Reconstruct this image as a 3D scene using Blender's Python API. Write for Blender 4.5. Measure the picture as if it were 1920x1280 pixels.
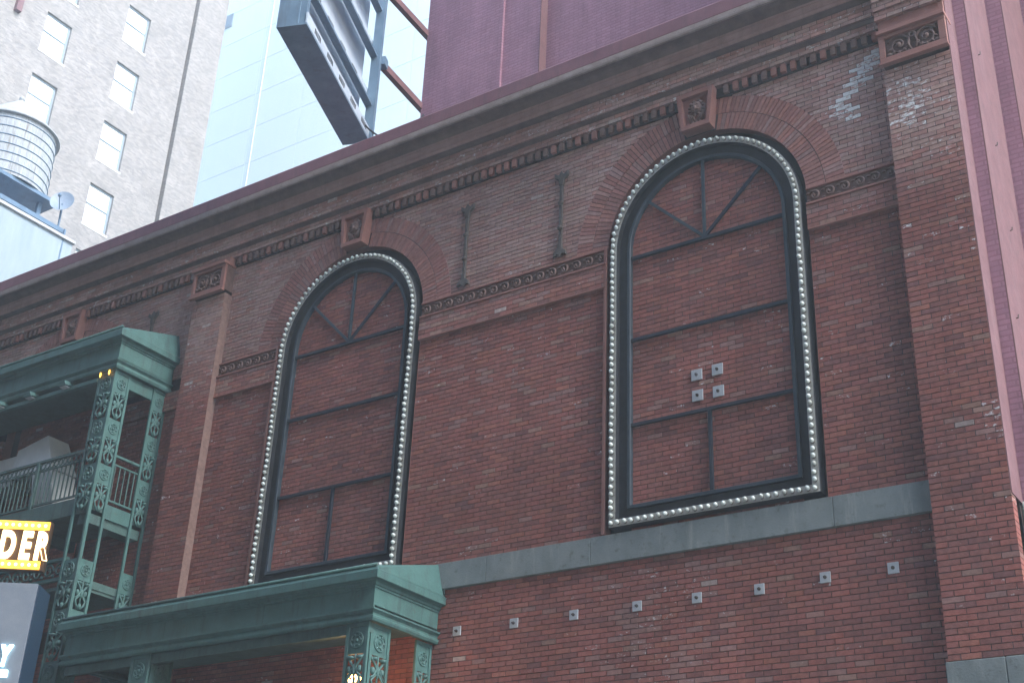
import bpy, math, random
from mathutils import Matrix, Vector

# ------------------------------------------------------------------ clear, camera, light, exposure
for o in list(bpy.data.objects):
    bpy.data.objects.remove(o)
S = bpy.context.scene
COL = S.collection
rnd = random.Random(7)
R = math.radians

cam_d = bpy.data.cameras.new('camera')
cam = bpy.data.objects.new('camera', cam_d)
COL.objects.link(cam)
CAM = Vector((0, -13.75, 1.6))
cam.matrix_world = Matrix(((0.8292697853, 0.2237323704, 0.5121088259, CAM.x),
                           (0.5573849181, -0.3974009421, -0.7289681367, CAM.y),
                           (0.0404187607, 0.8899529862, -0.4542576429, CAM.z),
                           (0, 0, 0, 1)))
cam_d.sensor_width = 36
cam_d.lens = 2479.83 / 1920 * 36
cam_d.clip_start = 0.1
cam_d.clip_end = 2000
S.camera = cam

SUN_AZ, SUN_EL = R(-8), R(42)        # from the open end of the street, just in front of the facade plane
sd = Vector((math.cos(SUN_AZ) * math.cos(SUN_EL), math.sin(SUN_AZ) * math.cos(SUN_EL), math.sin(SUN_EL)))
W = bpy.data.worlds.new('World')
S.world = W
W.use_nodes = True
nt = W.node_tree
sky = nt.nodes.new('ShaderNodeTexSky')
sky.sky_type = 'NISHITA'
sky.sun_disc = False
sky.sun_elevation = SUN_EL
sky.sun_rotation = math.atan2(sd.x, sd.y)
sky.dust_density = 0.8
sky.ozone_density = 1.0
nt.links.new(sky.outputs[0], nt.nodes['Background'].inputs[0])
nt.nodes['Background'].inputs[1].default_value = 0.15
sun_d = bpy.data.lights.new('sun', 'SUN')
sun_d.energy = 0.9
sun_d.angle = R(16)
sun_d.color = (1.0, 0.97, 0.93)
sun = bpy.data.objects.new('sun', sun_d)
COL.objects.link(sun)
sun.rotation_euler = sd.to_track_quat('Z', 'Y').to_euler()
sun.location = (10, -10, 40)
S.view_settings.view_transform = 'Standard'
S.view_settings.look = 'None'
S.view_settings.gamma = 1
S.view_settings.use_curve_mapping = False
S.view_settings.exposure = 2.45

# ------------------------------------------------------------------ helpers
class MB:
    def __init__(s):
        s.v = []; s.f = []; s.t = []; s.cur = None
    def quad(s, *p):
        n = len(s.v); s.v += [tuple(q) for q in p]; s.f.append(tuple(range(n, n + len(p)))); s.t.append(s.cur)
        return s
    def box(s, x0, x1, y0, y1, z0, z1, back=True):
        n = len(s.v)
        s.v += [(x0, y0, z0), (x1, y0, z0), (x1, y1, z0), (x0, y1, z0), (x0, y0, z1), (x1, y0, z1), (x1, y1, z1), (x0, y1, z1)]
        fs = [(0, 1, 5, 4), (1, 2, 6, 5), (3, 0, 4, 7), (4, 5, 6, 7), (3, 2, 1, 0)]
        if back: fs.append((2, 3, 7, 6))
        for f in fs:
            s.f.append(tuple(n + i for i in f)); s.t.append(s.cur)
        return s
    def hexa(s, p):          # 8 points, bottom ring then top ring
        n = len(s.v); s.v += [tuple(q) for q in p]
        for f in ((0, 1, 5, 4), (1, 2, 6, 5), (2, 3, 7, 6), (3, 0, 4, 7), (4, 5, 6, 7), (3, 2, 1, 0)):
            s.f.append(tuple(n + i for i in f)); s.t.append(s.cur)
        return s
    def bar(s, a, b, w, h, up=(0, 0, 1)):
        a, b = Vector(a), Vector(b); d = (b - a).normalized(); up = Vector(up)
        if abs(d.dot(up)) > .98: up = Vector((1, 0, 0))
        sx = d.cross(up).normalized() * (w / 2); sz = sx.cross(d).normalized() * (h / 2)
        return s.hexa([a - sx - sz, a + sx - sz, b + sx - sz, b - sx - sz, a - sx + sz, a + sx + sz, b + sx + sz, b - sx + sz])
    def prism(s, poly, y0, y1, frame=None):     # poly in (x,z), extruded in y; frame maps (u,d,z)
        F = frame or (lambda u, d, z: (u, d, z))
        n = len(s.v); k = len(poly)
        s.v += [tuple(F(a, y0, b)) for a, b in poly] + [tuple(F(a, y1, b)) for a, b in poly]
        s.f.append(tuple(range(n, n + k))); s.t.append(s.cur)
        s.f.append(tuple(range(n + 2 * k - 1, n + k - 1, -1))); s.t.append(s.cur)
        for i in range(k):
            j = (i + 1) % k
            s.f.append((n + j, n + i, n + k + i, n + k + j)); s.t.append(s.cur)
        return s
    def tube(s, path, r, n=6, r1=None, caps=True):
        P = [Vector(q) for q in path]; m = len(P); base = len(s.v)
        for i, q in enumerate(P):
            d = (P[min(i + 1, m - 1)] - P[max(i - 1, 0)]).normalized()
            up = Vector((0, 1, 0)) if abs(d.y) < .9 else Vector((1, 0, 0))
            a = d.cross(up).normalized(); b = d.cross(a)
            rr = r if r1 is None else r + (r1 - r) * i / (m - 1)
            for k in range(n):
                t = 2 * math.pi * k / n
                s.v.append(tuple(q + a * (rr * math.cos(t)) + b * (rr * math.sin(t))))
        for i in range(m - 1):
            for k in range(n):
                k2 = (k + 1) % n
                s.f.append((base + i * n + k, base + i * n + k2, base + (i + 1) * n + k2, base + (i + 1) * n + k)); s.t.append(s.cur)
        if caps:
            s.f.append(tuple(base + k for k in reversed(range(n)))); s.t.append(s.cur)
            s.f.append(tuple(base + (m - 1) * n + k for k in range(n))); s.t.append(s.cur)
        return s
    def ring(s, c, r, rt, ax, ay, n=20, m=6):
        c, ax, ay = Vector(c), Vector(ax), Vector(ay); az = ax.cross(ay); b = len(s.v)
        for i in range(n):
            t = 2 * math.pi * i / n; d = ax * math.cos(t) + ay * math.sin(t)
            for j in range(m):
                u = 2 * math.pi * j / m
                s.v.append(tuple(c + d * (r + rt * math.cos(u)) + az * (rt * math.sin(u))))
        for i in range(n):
            for j in range(m):
                i2, j2 = (i + 1) % n, (j + 1) % m
                s.f.append((b + i * m + j, b + i2 * m + j, b + i2 * m + j2, b + i * m + j2)); s.t.append(s.cur)
        return s
    def ball(s, c, rx, ry=None, rz=None, nu=10, nv=6, rot=None):
        ry = rx if ry is None else ry; rz = rx if rz is None else rz
        b = len(s.v); c = Vector(c)
        def put(p):
            p = Vector(p)
            if rot is not None: p = rot @ p
            s.v.append(tuple(c + p))
        put((0, 0, rz))
        for i in range(1, nv):
            a = math.pi * i / nv
            for j in range(nu):
                t = 2 * math.pi * j / nu
                put((rx * math.sin(a) * math.cos(t), ry * math.sin(a) * math.sin(t), rz * math.cos(a)))
        put((0, 0, -rz)); e = len(s.v) - 1
        for j in range(nu):
            j2 = (j + 1) % nu
            s.f.append((b, b + 1 + j, b + 1 + j2)); s.t.append(s.cur)
            s.f.append((e, b + 1 + (nv - 2) * nu + j2, b + 1 + (nv - 2) * nu + j)); s.t.append(s.cur)
            for i in range(nv - 2):
                s.f.append((b + 1 + i * nu + j, b + 1 + (i + 1) * nu + j, b + 1 + (i + 1) * nu + j2, b + 1 + i * nu + j2)); s.t.append(s.cur)
        return s
    def mesh(s, name, mat, off=(0, 0, 0), smooth=False, bevel=0):
        ox, oy, oz = off
        me = bpy.data.meshes.new(name)
        me.from_pydata([(x - ox, y - oy, z - oz) for x, y, z in s.v], [], s.f)
        if any(t is not None for t in s.t):
            a = me.attributes.new('tint', 'FLOAT_COLOR', 'FACE')
            flat = []
            for t in s.t:
                t = t or (.2, .1, .1)
                flat += list(t[:3]) + [t[3] if len(t) > 3 else 0.0]
            a.data.foreach_set('color', flat)
        if mat: me.materials.append(mat)
        if smooth:
            me.polygons.foreach_set('use_smooth', [True] * len(me.polygons))
        me.update()
        return me
    def build(s, name, mat, parent=None, smooth=False, bevel=0, off=None, fix=True):
        o0 = off if off is not None else root_loc(parent)
        me = s.mesh(name, mat, o0, smooth)
        if fix:
            import bmesh
            bm = bmesh.new(); bm.from_mesh(me)
            bmesh.ops.recalc_face_normals(bm, faces=bm.faces)
            bm.to_mesh(me); bm.free()
        ob = bpy.data.objects.new(name, me)
        COL.objects.link(ob)
        if parent is not None: ob.parent = parent
        else: ob.location = o0
        if bevel:
            m = ob.modifiers.new('bevel', 'BEVEL'); m.width = bevel; m.segments = 2; m.limit_method = 'ANGLE'; m.angle_limit = R(40)
        return ob

def root_loc(o):
    if o is None: return (0, 0, 0)
    while o.parent is not None: o = o.parent
    return tuple(o.location)

def tag(o, label=None, cat=None, group=None, kind=None):
    if label: o['label'] = label
    if cat: o['category'] = cat
    if group: o['group'] = group
    if kind: o['kind'] = kind
    return o

def thing(name, loc, label, cat, group=None):
    o = bpy.data.objects.new(name, None)
    o.empty_display_size = .3
    o.location = loc
    COL.objects.link(o)
    return tag(o, label, cat, group)

def link(name, me, parent, loc, rot=(0, 0, 0), scale=(1, 1, 1)):
    """place shared mesh data at world position loc under parent"""
    o = bpy.data.objects.new(name, me)
    COL.objects.link(o)
    r = root_loc(parent)
    o.parent = parent
    o.location = (loc[0] - r[0], loc[1] - r[1], loc[2] - r[2])
    o.rotation_euler = rot
    o.scale = scale
    return o

# ------------------------------------------------------------------ materials
def mat_new(name):
    m = bpy.data.materials.new(name); m.use_nodes = True
    n = m.node_tree.nodes; l = m.node_tree.links
    return m, n, l, n['Principled BSDF']

def mottled(name, c1, c2, scale=3.0, rough=.7, metal=0.0, bump=.15, bscale=40, stretch=(1, 1, 1), spec=.35, c3=None, spot=None, streak=None):
    m, n, l, b = mat_new(name)
    tc = n.new('ShaderNodeTexCoord'); mp = n.new('ShaderNodeMapping'); mp.inputs['Scale'].default_value = stretch
    l.new(tc.outputs['Object'], mp.inputs[0])
    t = n.new('ShaderNodeTexNoise'); t.inputs['Scale'].default_value = scale; t.inputs['Detail'].default_value = 8; t.inputs['Roughness'].default_value = .65
    l.new(mp.outputs[0], t.inputs[0])
    r = n.new('ShaderNodeValToRGB')
    r.color_ramp.elements[0].position = .33; r.color_ramp.elements[0].color = (*c1, 1)
    r.color_ramp.elements[1].position = .68; r.color_ramp.elements[1].color = (*c2, 1)
    if c3:
        e = r.color_ramp.elements.new(.78); e.color = (*c3, 1)
    l.new(t.outputs[0], r.inputs[0]); out = r.outputs[0]
    for extra, sc, st3 in ((spot, 9.0, (1, 1, 1)), (streak, 2.2, (3.0, 3.0, .35))):
        if not extra: continue
        cs, lo, hi = extra
        g3 = n.new('ShaderNodeNewGeometry'); m3 = n.new('ShaderNodeMapping'); m3.inputs['Scale'].default_value = st3; l.new(g3.outputs['Position'], m3.inputs[0])
        t3 = n.new('ShaderNodeTexNoise'); t3.inputs['Scale'].default_value = sc; t3.inputs['Detail'].default_value = 9; t3.inputs['Roughness'].default_value = .72; l.new(m3.outputs[0], t3.inputs[0])
        k3 = n.new('ShaderNodeMapRange'); k3.inputs['From Min'].default_value = lo; k3.inputs['From Max'].default_value = hi; l.new(t3.outputs[0], k3.inputs[0])
        x3 = n.new('ShaderNodeMix'); x3.data_type = 'RGBA'; l.new(k3.outputs[0], x3.inputs[0]); l.new(out, x3.inputs[6]); x3.inputs[7].default_value = (*cs, 1); out = x3.outputs[2]
    l.new(out, b.inputs['Base Color'])
    b.inputs['Roughness'].default_value = rough; b.inputs['Metallic'].default_value = metal
    b.inputs['Specular IOR Level'].default_value = spec
    if bump:
        t2 = n.new('ShaderNodeTexNoise'); t2.inputs['Scale'].default_value = bscale; t2.inputs['Detail'].default_value = 5
        l.new(tc.outputs['Object'], t2.inputs[0])
        bp = n.new('ShaderNodeBump'); bp.inputs['Strength'].default_value = bump; bp.inputs['Distance'].default_value = .01
        l.new(t2.outputs[0], bp.inputs['Height']); l.new(bp.outputs[0], b.inputs['Normal'])
    return m

def tinted(name):
    m, n, l, b = mat_new(name)
    a = n.new('ShaderNodeAttribute'); a.attribute_name = 'tint'
    ge = n.new('ShaderNodeNewGeometry')
    t = n.new('ShaderNodeTexNoise'); t.inputs['Scale'].default_value = 14; t.inputs['Detail'].default_value = 7; t.inputs['Roughness'].default_value = .7
    l.new(ge.outputs['Position'], t.inputs[0])
    mr = n.new('ShaderNodeMapRange'); mr.inputs['From Min'].default_value = .3; mr.inputs['From Max'].default_value = .7
    mr.inputs['To Min'].default_value = .74; mr.inputs['To Max'].default_value = 1.24
    l.new(t.outputs[0], mr.inputs[0])
    mx = n.new('ShaderNodeMix'); mx.data_type = 'RGBA'; mx.blend_type = 'MULTIPLY'; mx.inputs[0].default_value = 1
    l.new(a.outputs['Color'], mx.inputs[6]); l.new(mr.outputs[0], mx.inputs[7])
    # lime bloom: patchy white deposit where the brick carries some (alpha of the tint)
    t3 = n.new('ShaderNodeTexNoise'); t3.inputs['Scale'].default_value = 17; t3.inputs['Detail'].default_value = 6; t3.inputs['Roughness'].default_value = .75
    mp3 = n.new('ShaderNodeMapping'); mp3.inputs['Scale'].default_value = (.8, 1, 1.5); l.new(ge.outputs['Position'], mp3.inputs[0]); l.new(mp3.outputs[0], t3.inputs[0])
    st = n.new('ShaderNodeMapRange'); st.clamp = False; st.inputs['From Min'].default_value = .36; st.inputs['From Max'].default_value = .64; l.new(t3.outputs[0], st.inputs[0])
    ad = n.new('ShaderNodeMath'); ad.operation = 'ADD'; l.new(st.outputs[0], ad.inputs[0]); l.new(a.outputs['Alpha'], ad.inputs[1])
    m3 = n.new('ShaderNodeMapRange'); m3.inputs['From Min'].default_value = 1.08; m3.inputs['From Max'].default_value = 1.42; m3.inputs['To Max'].default_value = .95
    l.new(ad.outputs[0], m3.inputs[0])
    m4 = n.new('ShaderNodeMix'); m4.data_type = 'RGBA'; l.new(m3.outputs[0], m4.inputs[0]); l.new(mx.outputs[2], m4.inputs[6]); m4.inputs[7].default_value = (.70, .72, .71, 1)
    l.new(m4.outputs[2], b.inputs['Base Color'])
    b.inputs['Roughness'].default_value = .88; b.inputs['Specular IOR Level'].default_value = .25
    t2 = n.new('ShaderNodeTexNoise'); t2.inputs['Scale'].default_value = 60; t2.inputs['Detail'].default_value = 4
    l.new(ge.outputs['Position'], t2.inputs[0])
    bp = n.new('ShaderNodeBump'); bp.inputs['Strength'].default_value = .5; bp.inputs['Distance'].default_value = .006
    l.new(t2.outputs[0], bp.inputs['Height']); l.new(bp.outputs[0], b.inputs['Normal'])
    return m

def brickmat(name, c1, c2, mortar, bw=.212, bh=.066, axis='xz', bump=.3, msize=.012, noise=.5, bias=0, streak=False):
    m, n, l, b = mat_new(name)
    ge = n.new('ShaderNodeNewGeometry'); sp = n.new('ShaderNodeSeparateXYZ'); cb = n.new('ShaderNodeCombineXYZ')
    l.new(ge.outputs['Position'], sp.inputs[0])
    if axis == 'both':
        ad = n.new('ShaderNodeMath'); ad.operation = 'ADD'; l.new(sp.outputs[0], ad.inputs[0]); l.new(sp.outputs[1], ad.inputs[1]); l.new(ad.outputs[0], cb.inputs[0])
    else:
        l.new(sp.outputs[0 if axis[0] == 'x' else 1], cb.inputs[0])
    l.new(sp.outputs[2], cb.inputs[1])
    t = n.new('ShaderNodeTexBrick'); t.inputs['Scale'].default_value = 1
    t.inputs['Brick Width'].default_value = bw; t.inputs['Row Height'].default_value = bh; t.inputs['Mortar Size'].default_value = msize
    t.inputs['Bias'].default_value = bias
    t.inputs['Color1'].default_value = (*c1, 1); t.inputs['Color2'].default_value = (*c2, 1); t.inputs['Mortar'].default_value = (*mortar, 1)
    l.new(cb.outputs[0], t.inputs[0])
    ns = n.new('ShaderNodeTexNoise'); ns.inputs['Scale'].default_value = 1.1; ns.inputs['Detail'].default_value = 9; ns.inputs['Roughness'].default_value = .68
    mp = n.new('ShaderNodeMapping'); mp.inputs['Scale'].default_value = (2.2, 2.2, .5) if streak else (1, 1, 1)
    l.new(ge.outputs['Position'], mp.inputs[0]); l.new(mp.outputs[0], ns.inputs[0])
    mr = n.new('ShaderNodeMapRange'); mr.inputs['From Min'].default_value = .3; mr.inputs['From Max'].default_value = .7
    mr.inputs['To Min'].default_value = 1 - noise * .5; mr.inputs['To Max'].default_value = 1 + noise * .5
    l.new(ns.outputs[0], mr.inputs[0])
    mx = n.new('ShaderNodeMix'); mx.data_type = 'RGBA'; mx.blend_type = 'MULTIPLY'; mx.inputs[0].default_value = 1
    l.new(t.outputs['Color'], mx.inputs[6]); l.new(mr.outputs[0], mx.inputs[7]); l.new(mx.outputs[2], b.inputs['Base Color'])
    bp = n.new('ShaderNodeBump'); bp.inputs['Strength'].default_value = bump; bp.inputs['Distance'].default_value = .012; bp.invert = True
    l.new(t.outputs['Fac'], bp.inputs['Height']); l.new(bp.outputs[0], b.inputs['Normal'])
    b.inputs['Roughness'].default_value = .85; b.inputs['Specular IOR Level'].default_value = .25
    return m

def emit(name, c, s):
    m, n, l, b = mat_new(name)
    b.inputs['Base Color'].default_value = (*c, 1); b.inputs['Emission Color'].default_value = (*c, 1); b.inputs['Emission Strength'].default_value = s
    return m

def plain(name, c, rough=.5, metal=0, spec=.5, coat=0):
    m, n, l, b = mat_new(name)
    b.inputs['Base Color'].default_value = (*c, 1); b.inputs['Roughness'].default_value = rough; b.inputs['Metallic'].default_value = metal
    b.inputs['Specular IOR Level'].default_value = spec; b.inputs['Coat Weight'].default_value = coat
    return m

M = {}
M['brick'] = tinted('brick_clay')
M['mortar'] = mottled('mortar', (.045, .031, .028), (.09, .063, .057), 6, .95, bump=.3)
M['brick_tex'] = brickmat('brick_wall_far', (.20, .075, .06), (.13, .06, .052), (.06, .045, .043))
M['terra'] = mottled('terracotta', (.25, .112, .090), (.315, .148, .118), 5, .8, bump=.25, bscale=50)
M['terra_dark'] = mottled('dark_brown_terracotta', (.09, .055, .045), (.17, .09, .07), 12, .85, bump=.4, bscale=60)  # dark brown ground behind the carved relief
M['carve'] = mottled('carved_terracotta', (.14, .085, .072), (.23, .145, .12), 14, .85, bump=.4, bscale=70)
M['stone'] = mottled('bluestone', (.145, .172, .170), (.215, .245, .238), 2.6, .85, bump=.3, bscale=45, c3=(.30, .32, .30), stretch=(1, 1, .6), spot=((.10, .11, .10), .56, .72), streak=((.30, .32, .29), .55, .75))
M['coping'] = mottled('weathered_coping', (.20, .15, .135), (.30, .245, .22), 4, .8, bump=.3, spot=((.15, .11, .10), .56, .7))
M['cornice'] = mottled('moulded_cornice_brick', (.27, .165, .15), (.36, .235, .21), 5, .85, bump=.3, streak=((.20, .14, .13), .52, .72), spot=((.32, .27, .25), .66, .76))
M['dark_gap'] = mottled('shaded_recess', (.035, .027, .026), (.06, .045, .042), 6, .9, bump=.2)  # shade between the dentils is put into the backing colour
M['soffit'] = mottled('shaded_cornice', (.115, .082, .078), (.185, .132, .122), 5, .85, bump=.3)  # darker copy for beds and coves, underside shade put into the colour
M['purple_metal'] = mottled('purple_painted_flashing', (.20, .088, .105), (.26, .12, .135), 3, .6, bump=.1, streak=((.17, .09, .10), .5, .72))
M['purple'] = brickmat('purple_painted_brick', (.35, .185, .235), (.295, .155, .20), (.27, .14, .18), bw=.21, bh=.07, axis='both', bump=.4, noise=.42, streak=True)
M['pink'] = mottled('pink_sidelit_paint', (.145, .070, .074), (.195, .097, .100), 4, .8, bump=.6, bscale=14, spot=((.115, .07, .07), .55, .7), streak=((.20, .115, .118), .5, .75))  # pink look of sidelit purple paint is put into this colour
M['black'] = mottled('black_painted_metal', (.010, .011, .013), (.022, .024, .028), 8, .5, bump=.08)
M['steel_blue'] = mottled('blue_grey_painted_steel', (.022, .034, .043), (.040, .058, .072), 6, .45, bump=.1)
M['bar'] = mottled('dark_steel_bar', (.012, .016, .024), (.024, .03, .042), 8, .5, bump=.1)
M['strip'] = mottled('galvanised_bulb_channel', (.30, .30, .275), (.46, .46, .42), 9, .45, metal=.3, bump=.1, spot=((.12, .09, .07), .58, .7))
M['bulb'] = plain('frosted_bulb_glass', (.60, .66, .62), .18, 0, .6, .5)
M['bulb_dusty'] = plain('dusty_bulb_glass', (.42, .45, .41), .4, 0, .5, .2)
M['socket'] = plain('bulb_socket', (.16, .14, .12), .5, .4)
M['green'] = mottled('green_painted_iron', (.052, .120, .109), (.076, .166, .152), 4, .55, bump=.25, bscale=30, c3=(.11, .18, .168), spot=((.10, .075, .055), .62, .74), streak=((.045, .072, .07), .50, .72))
M['green_dull'] = mottled('dull_green_iron', (.045, .095, .086), (.075, .135, .122), 6, .6, bump=.3, bscale=30, spot=((.09, .065, .05), .60, .72), streak=((.04, .06, .055), .5, .7))  # duller rust-spotted green for front rails, ceilings and inner parts
M['iron'] = mottled('rusty_iron', (.055, .05, .045), (.11, .09, .075), 20, .7, bump=.35)
M['plate'] = mottled('galvanised_plate', (.36, .39, .41), (.52, .55, .56), 8, .5, metal=.25, bump=.1)
M['bolt'] = plain('rusty_bolt', (.07, .055, .05), .6, .3)
M['steel'] = mottled('grey_blue_steel', (.11, .18, .25), (.165, .25, .33), 3, .5, bump=.08, streak=((.11, .15, .19), .52, .7))
M['steel_light'] = mottled('pale_sheet_steel', (.42, .50, .58), (.54, .62, .68), 2, .5, bump=.08)
M['rust_beam'] = mottled('red_oxide_steel', (.15, .075, .08), (.22, .11, .11), 5, .6, bump=.15)
M['tower'] = brickmat('buff_tower_brick', (.365, .33, .30), (.225, .21, .197), (.285, .268, .25), bw=.24, bh=.085, axis='both', bump=.25, noise=.30)
M['tower_trim'] = mottled('tower_limestone', (.46, .45, .43), (.58, .57, .54), 2, .8)
M['winframe'] = plain('blue_grey_window_frame', (.26, .32, .36), .5)
M['pane'] = plain('sky_white_window_glass', (.97, .97, .97), .08, 0, .8, .5)  # bright sky reflection is put into the white pane colour
M['white'] = mottled('white_cladding', (.78, .88, .87), (.83, .91, .90), .3, .35, bump=0, stretch=(6, 1, .1))
M['white_joint'] = plain('cladding_joint', (.56, .66, .67), .7)
M['fin'] = plain('white_fin', (.88, .9, .9), .4)
M['paleblue'] = mottled('pale_blue_stucco', (.31, .375, .40), (.385, .45, .475), 1.2, .8, bump=.1, stretch=(1, 3, .4))
M['tank'] = mottled('weathered_tank_cedar', (.30, .30, .28), (.50, .52, .51), 2.0, .8, bump=.3, stretch=(5, 5, .35), c3=(.56, .58, .57), streak=((.20, .16, .12), .56, .70))
M['tankroof'] = mottled('tank_roof', (.33, .325, .30), (.42, .42, .39), 3, .8)
M['dish'] = plain('dish_grey', (.26, .31, .36), .5)
M['duct'] = mottled('galvanised_sheet', (.40, .43, .42), (.55, .57, .55), 2, .45, metal=.2, bump=.1)
M['cab'] = mottled('grey_sign_cabinet', (.16, .19, .23), (.21, .24, .28), 3, .5, bump=.05)
M['cab_dark'] = plain('dark_sign_side', (.02, .045, .08), .4)
M['corr'] = mottled('weathered_corrugated_metal', (.16, .18, .16), (.27, .28, .25), 4, .55, metal=.2, bump=.15, stretch=(6, 1, .5))
M['asphalt'] = mottled('asphalt', (.04, .04, .042), (.06, .06, .062), 2, .9, bump=.3)
M['concrete'] = mottled('pavement_concrete', (.25, .25, .24), (.33, .33, .31), 2, .9, bump=.2)
M['far'] = brickmat('unseen_row_brick', (.22, .15, .12), (.17, .12, .10), (.13, .11, .10), axis='both')
M['glass_dark'] = plain('dark_window_glass', (.02, .025, .03), .08, 0, .6)
M['e_yellow'] = emit('lit_amber_bulb', (1.0, .66, .28), .9)
M['e_letter'] = emit('lit_warm_letter', (1.0, .72, .36), 1.3)
M['e_orange'] = emit('lit_amber_letter', (1.0, .42, .05), .42)
M['e_white'] = emit('lit_cool_white_tube', (.55, .9, 1.0), 1.1)
M['e_lamp'] = emit('lit_filament', (1.0, .55, .16), 4.0)
M['e_amber'] = emit('lit_amber_glass', (1.0, .40, .06), 1.2)
M['sign_dark'] = plain('dark_brown_sign_face', (.06, .035, .018), .5)

# ------------------------------------------------------------------ ground
def struct(ob):
    ob['kind'] = 'structure'
    return ob
struct(MB().quad((-400, -400, -.16), (400, -400, -.16), (400, 400, -.16), (-400, 400, -.16)).build('ground', M['asphalt']))
struct(MB().quad((-120, -15.5, -.15), (60, -15.5, -.15), (60, -4.3, -.15), (-120, -4.3, -.15)).build('road', M['asphalt']))
struct(MB().box(-120, 60, -4.2, 3.0, -.14, 0).build('pavement', M['concrete'], bevel=.02))
struct(MB().box(-120, 60, -20, -12.7, -.14, 0).build('far_pavement', M['concrete'], bevel=.02))

# ------------------------------------------------------------------ brick layer
BL, BH, JT = .212, .066, .010
def vnoise(x, z, s, seed=0):
    x, z = x / s, z / s
    i, j = math.floor(x), math.floor(z); fx, fz = x - i, z - j
    fx = fx * fx * (3 - 2 * fx); fz = fz * fz * (3 - 2 * fz)
    h = lambda a, b: (math.sin(a * 127.1 + b * 311.7 + seed * 74.7) * 43758.5453) % 1.0
    return (h(i, j) * (1 - fx) + h(i + 1, j) * fx) * (1 - fz) + (h(i, j + 1) * (1 - fx) + h(i + 1, j + 1) * fx) * fz

PAL = {'red': (.268, .097, .078), 'orange': (.290, .112, .082), 'brown': (.245, .098, .079), 'dark': (.200, .083, .071),
       'rose': (.265, .142, .122), 'tan': (.270, .152, .118), 'pale': (.36, .28, .25), 'white': (.62, .66, .66)}
EFF = [(-4.05, 12.98), (-4.22, 12.88), (-4.30, 12.74), (-4.38, 12.55), (-4.58, 12.42), (-4.62, 12.30), (-4.46, 12.20)]
def segd(px, pz, a, b):
    ax, az = a; bx, bz = b; dx, dz = bx - ax, bz - az
    t = max(0, min(1, ((px - ax) * dx + (pz - az) * dz) / (dx * dx + dz * dz)))
    return math.hypot(px - ax - t * dx, pz - az - t * dz)
def brick_tint(x, z, zone):
    n1 = vnoise(x, z, 1.3, 1); n2 = vnoise(x, z, .45, 2); n3 = vnoise(x * .35, z, .5, 3)
    up = max(0, min(1, (z - 10.4) / 1.2))  # upper bricks paler: real weathering, with glare veil put into the colour
    w = {'red': 1.0, 'orange': .22, 'brown': .8, 'dark': .18 + .5 * max(0, n2 - .5), 'rose': .06 + .5 * max(0, n1 - .5), 'tan': .05, 'pale': .002, 'white': 0}
    if zone in ('wall', 'pier'):
        w['rose'] += up * 1.0; w['tan'] += up * 1.0 * (.4 + n1); w['red'] *= 1 - .55 * up; w['pale'] += up * .01
    if zone == 'cornice':
        w.update(rose=1.1, tan=.5, red=.5, brown=.7, pale=.03)
    if zone == 'panel':
        w.update(rose=.08, red=.9, brown=1.0, dark=.35)
        d = math.hypot((x + 6.5) / .42, (z - 9.42) / .22)
        if d < 1: w['rose'] += 1.4; w['pale'] += .05
    if zone == 'wall' and z < 6.5:
        k = max(0, 1 - abs(x + 7.3) / 1.2)
        w['rose'] += .9 * k * n3 * 2; w['pale'] += .03 * k
    if zone == 'arch':
        w.update(red=1.0, orange=.15, brown=.8, rose=.25, tan=0, dark=0, pale=0)
    eff = 0.0
    if rnd.random() < .05: eff = rnd.uniform(.25, .42)
    if zone == 'cornice' and rnd.random() < .25: eff = rnd.uniform(.2, .5)
    if zone in ('wall', 'pier') and z > 10.4: eff = max(eff, .30 * up * n1 * rnd.random())
    if zone in ('wall', 'pier') and x > -5.2 and z > 10.6:
        d = min(segd(x, z, EFF[i], EFF[i + 1]) for i in range(len(EFF) - 1))
        if d < .11: eff = rnd.uniform(.65, 1.15)
        elif d < .35: eff = max(eff, rnd.uniform(.1, .55) * (1 - (d - .11) / .3)); w['rose'] += .6
        d2 = math.hypot((x + 3.68) / .36, (z - 11.95) / .72)
        if d2 < 1: eff = max(eff, (1 - d2) * .75 + rnd.uniform(-.1, .3)); w['rose'] += 1.2; w['tan'] += .5
        if abs(x + 3.35) < .16 and 11.0 < z < 11.35: eff = max(eff, rnd.uniform(.2, .5))
    if zone == 'pier' and 7.3 < z < 7.75: eff = max(eff, .6 * max(0, 1 - abs(x + 3.13) / .2))
    if zone == 'wall' and z < 6.55:
        eff = max(eff, max(0, 1 - abs(x + 7.4) / 1.3) * rnd.uniform(0, .45))
    r = rnd.random() * sum(w.values())
    for k, v in w.items():
        r -= v
        if r <= 0: break
    c = PAL[k]
    g = rnd.uniform(.92, 1.08) * (.88 + .24 * n1)
    if zone == 'arch': g *= 1.24; c = tuple(a * .72 + b * .28 for a, b in zip(c, (.235, .175, .16)))
    if zone in ('wall', 'pier', 'cornice'): g *= 1 + .40 * up; c = tuple(a * (1 - .44 * up) + b * .44 * up for a, b in zip(c, (.245, .195, .172)))
    g *= .86 + .26 * vnoise(x, z * .12, .22, 5)           # rain streaks
    h = rnd.uniform(-.02, .02)
    return (max(.02, c[0] * g + h * .4), max(.02, c[1] * g), max(.02, c[2] * g - h * .2), max(0, eff))

def subtract(iv, ex):
    out = []
    for a, b in iv:
        segs = [(a, b)]
        for c, d in ex:
            nx = []
            for p, q in segs:
                if d <= p or c >= q: nx.append((p, q)); continue
                if c > p: nx.append((p, c))
                if d < q: nx.append((d, q))
            segs = nx
        out += segs
    return [s for s in out if s[1] - s[0] > .015]

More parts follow.
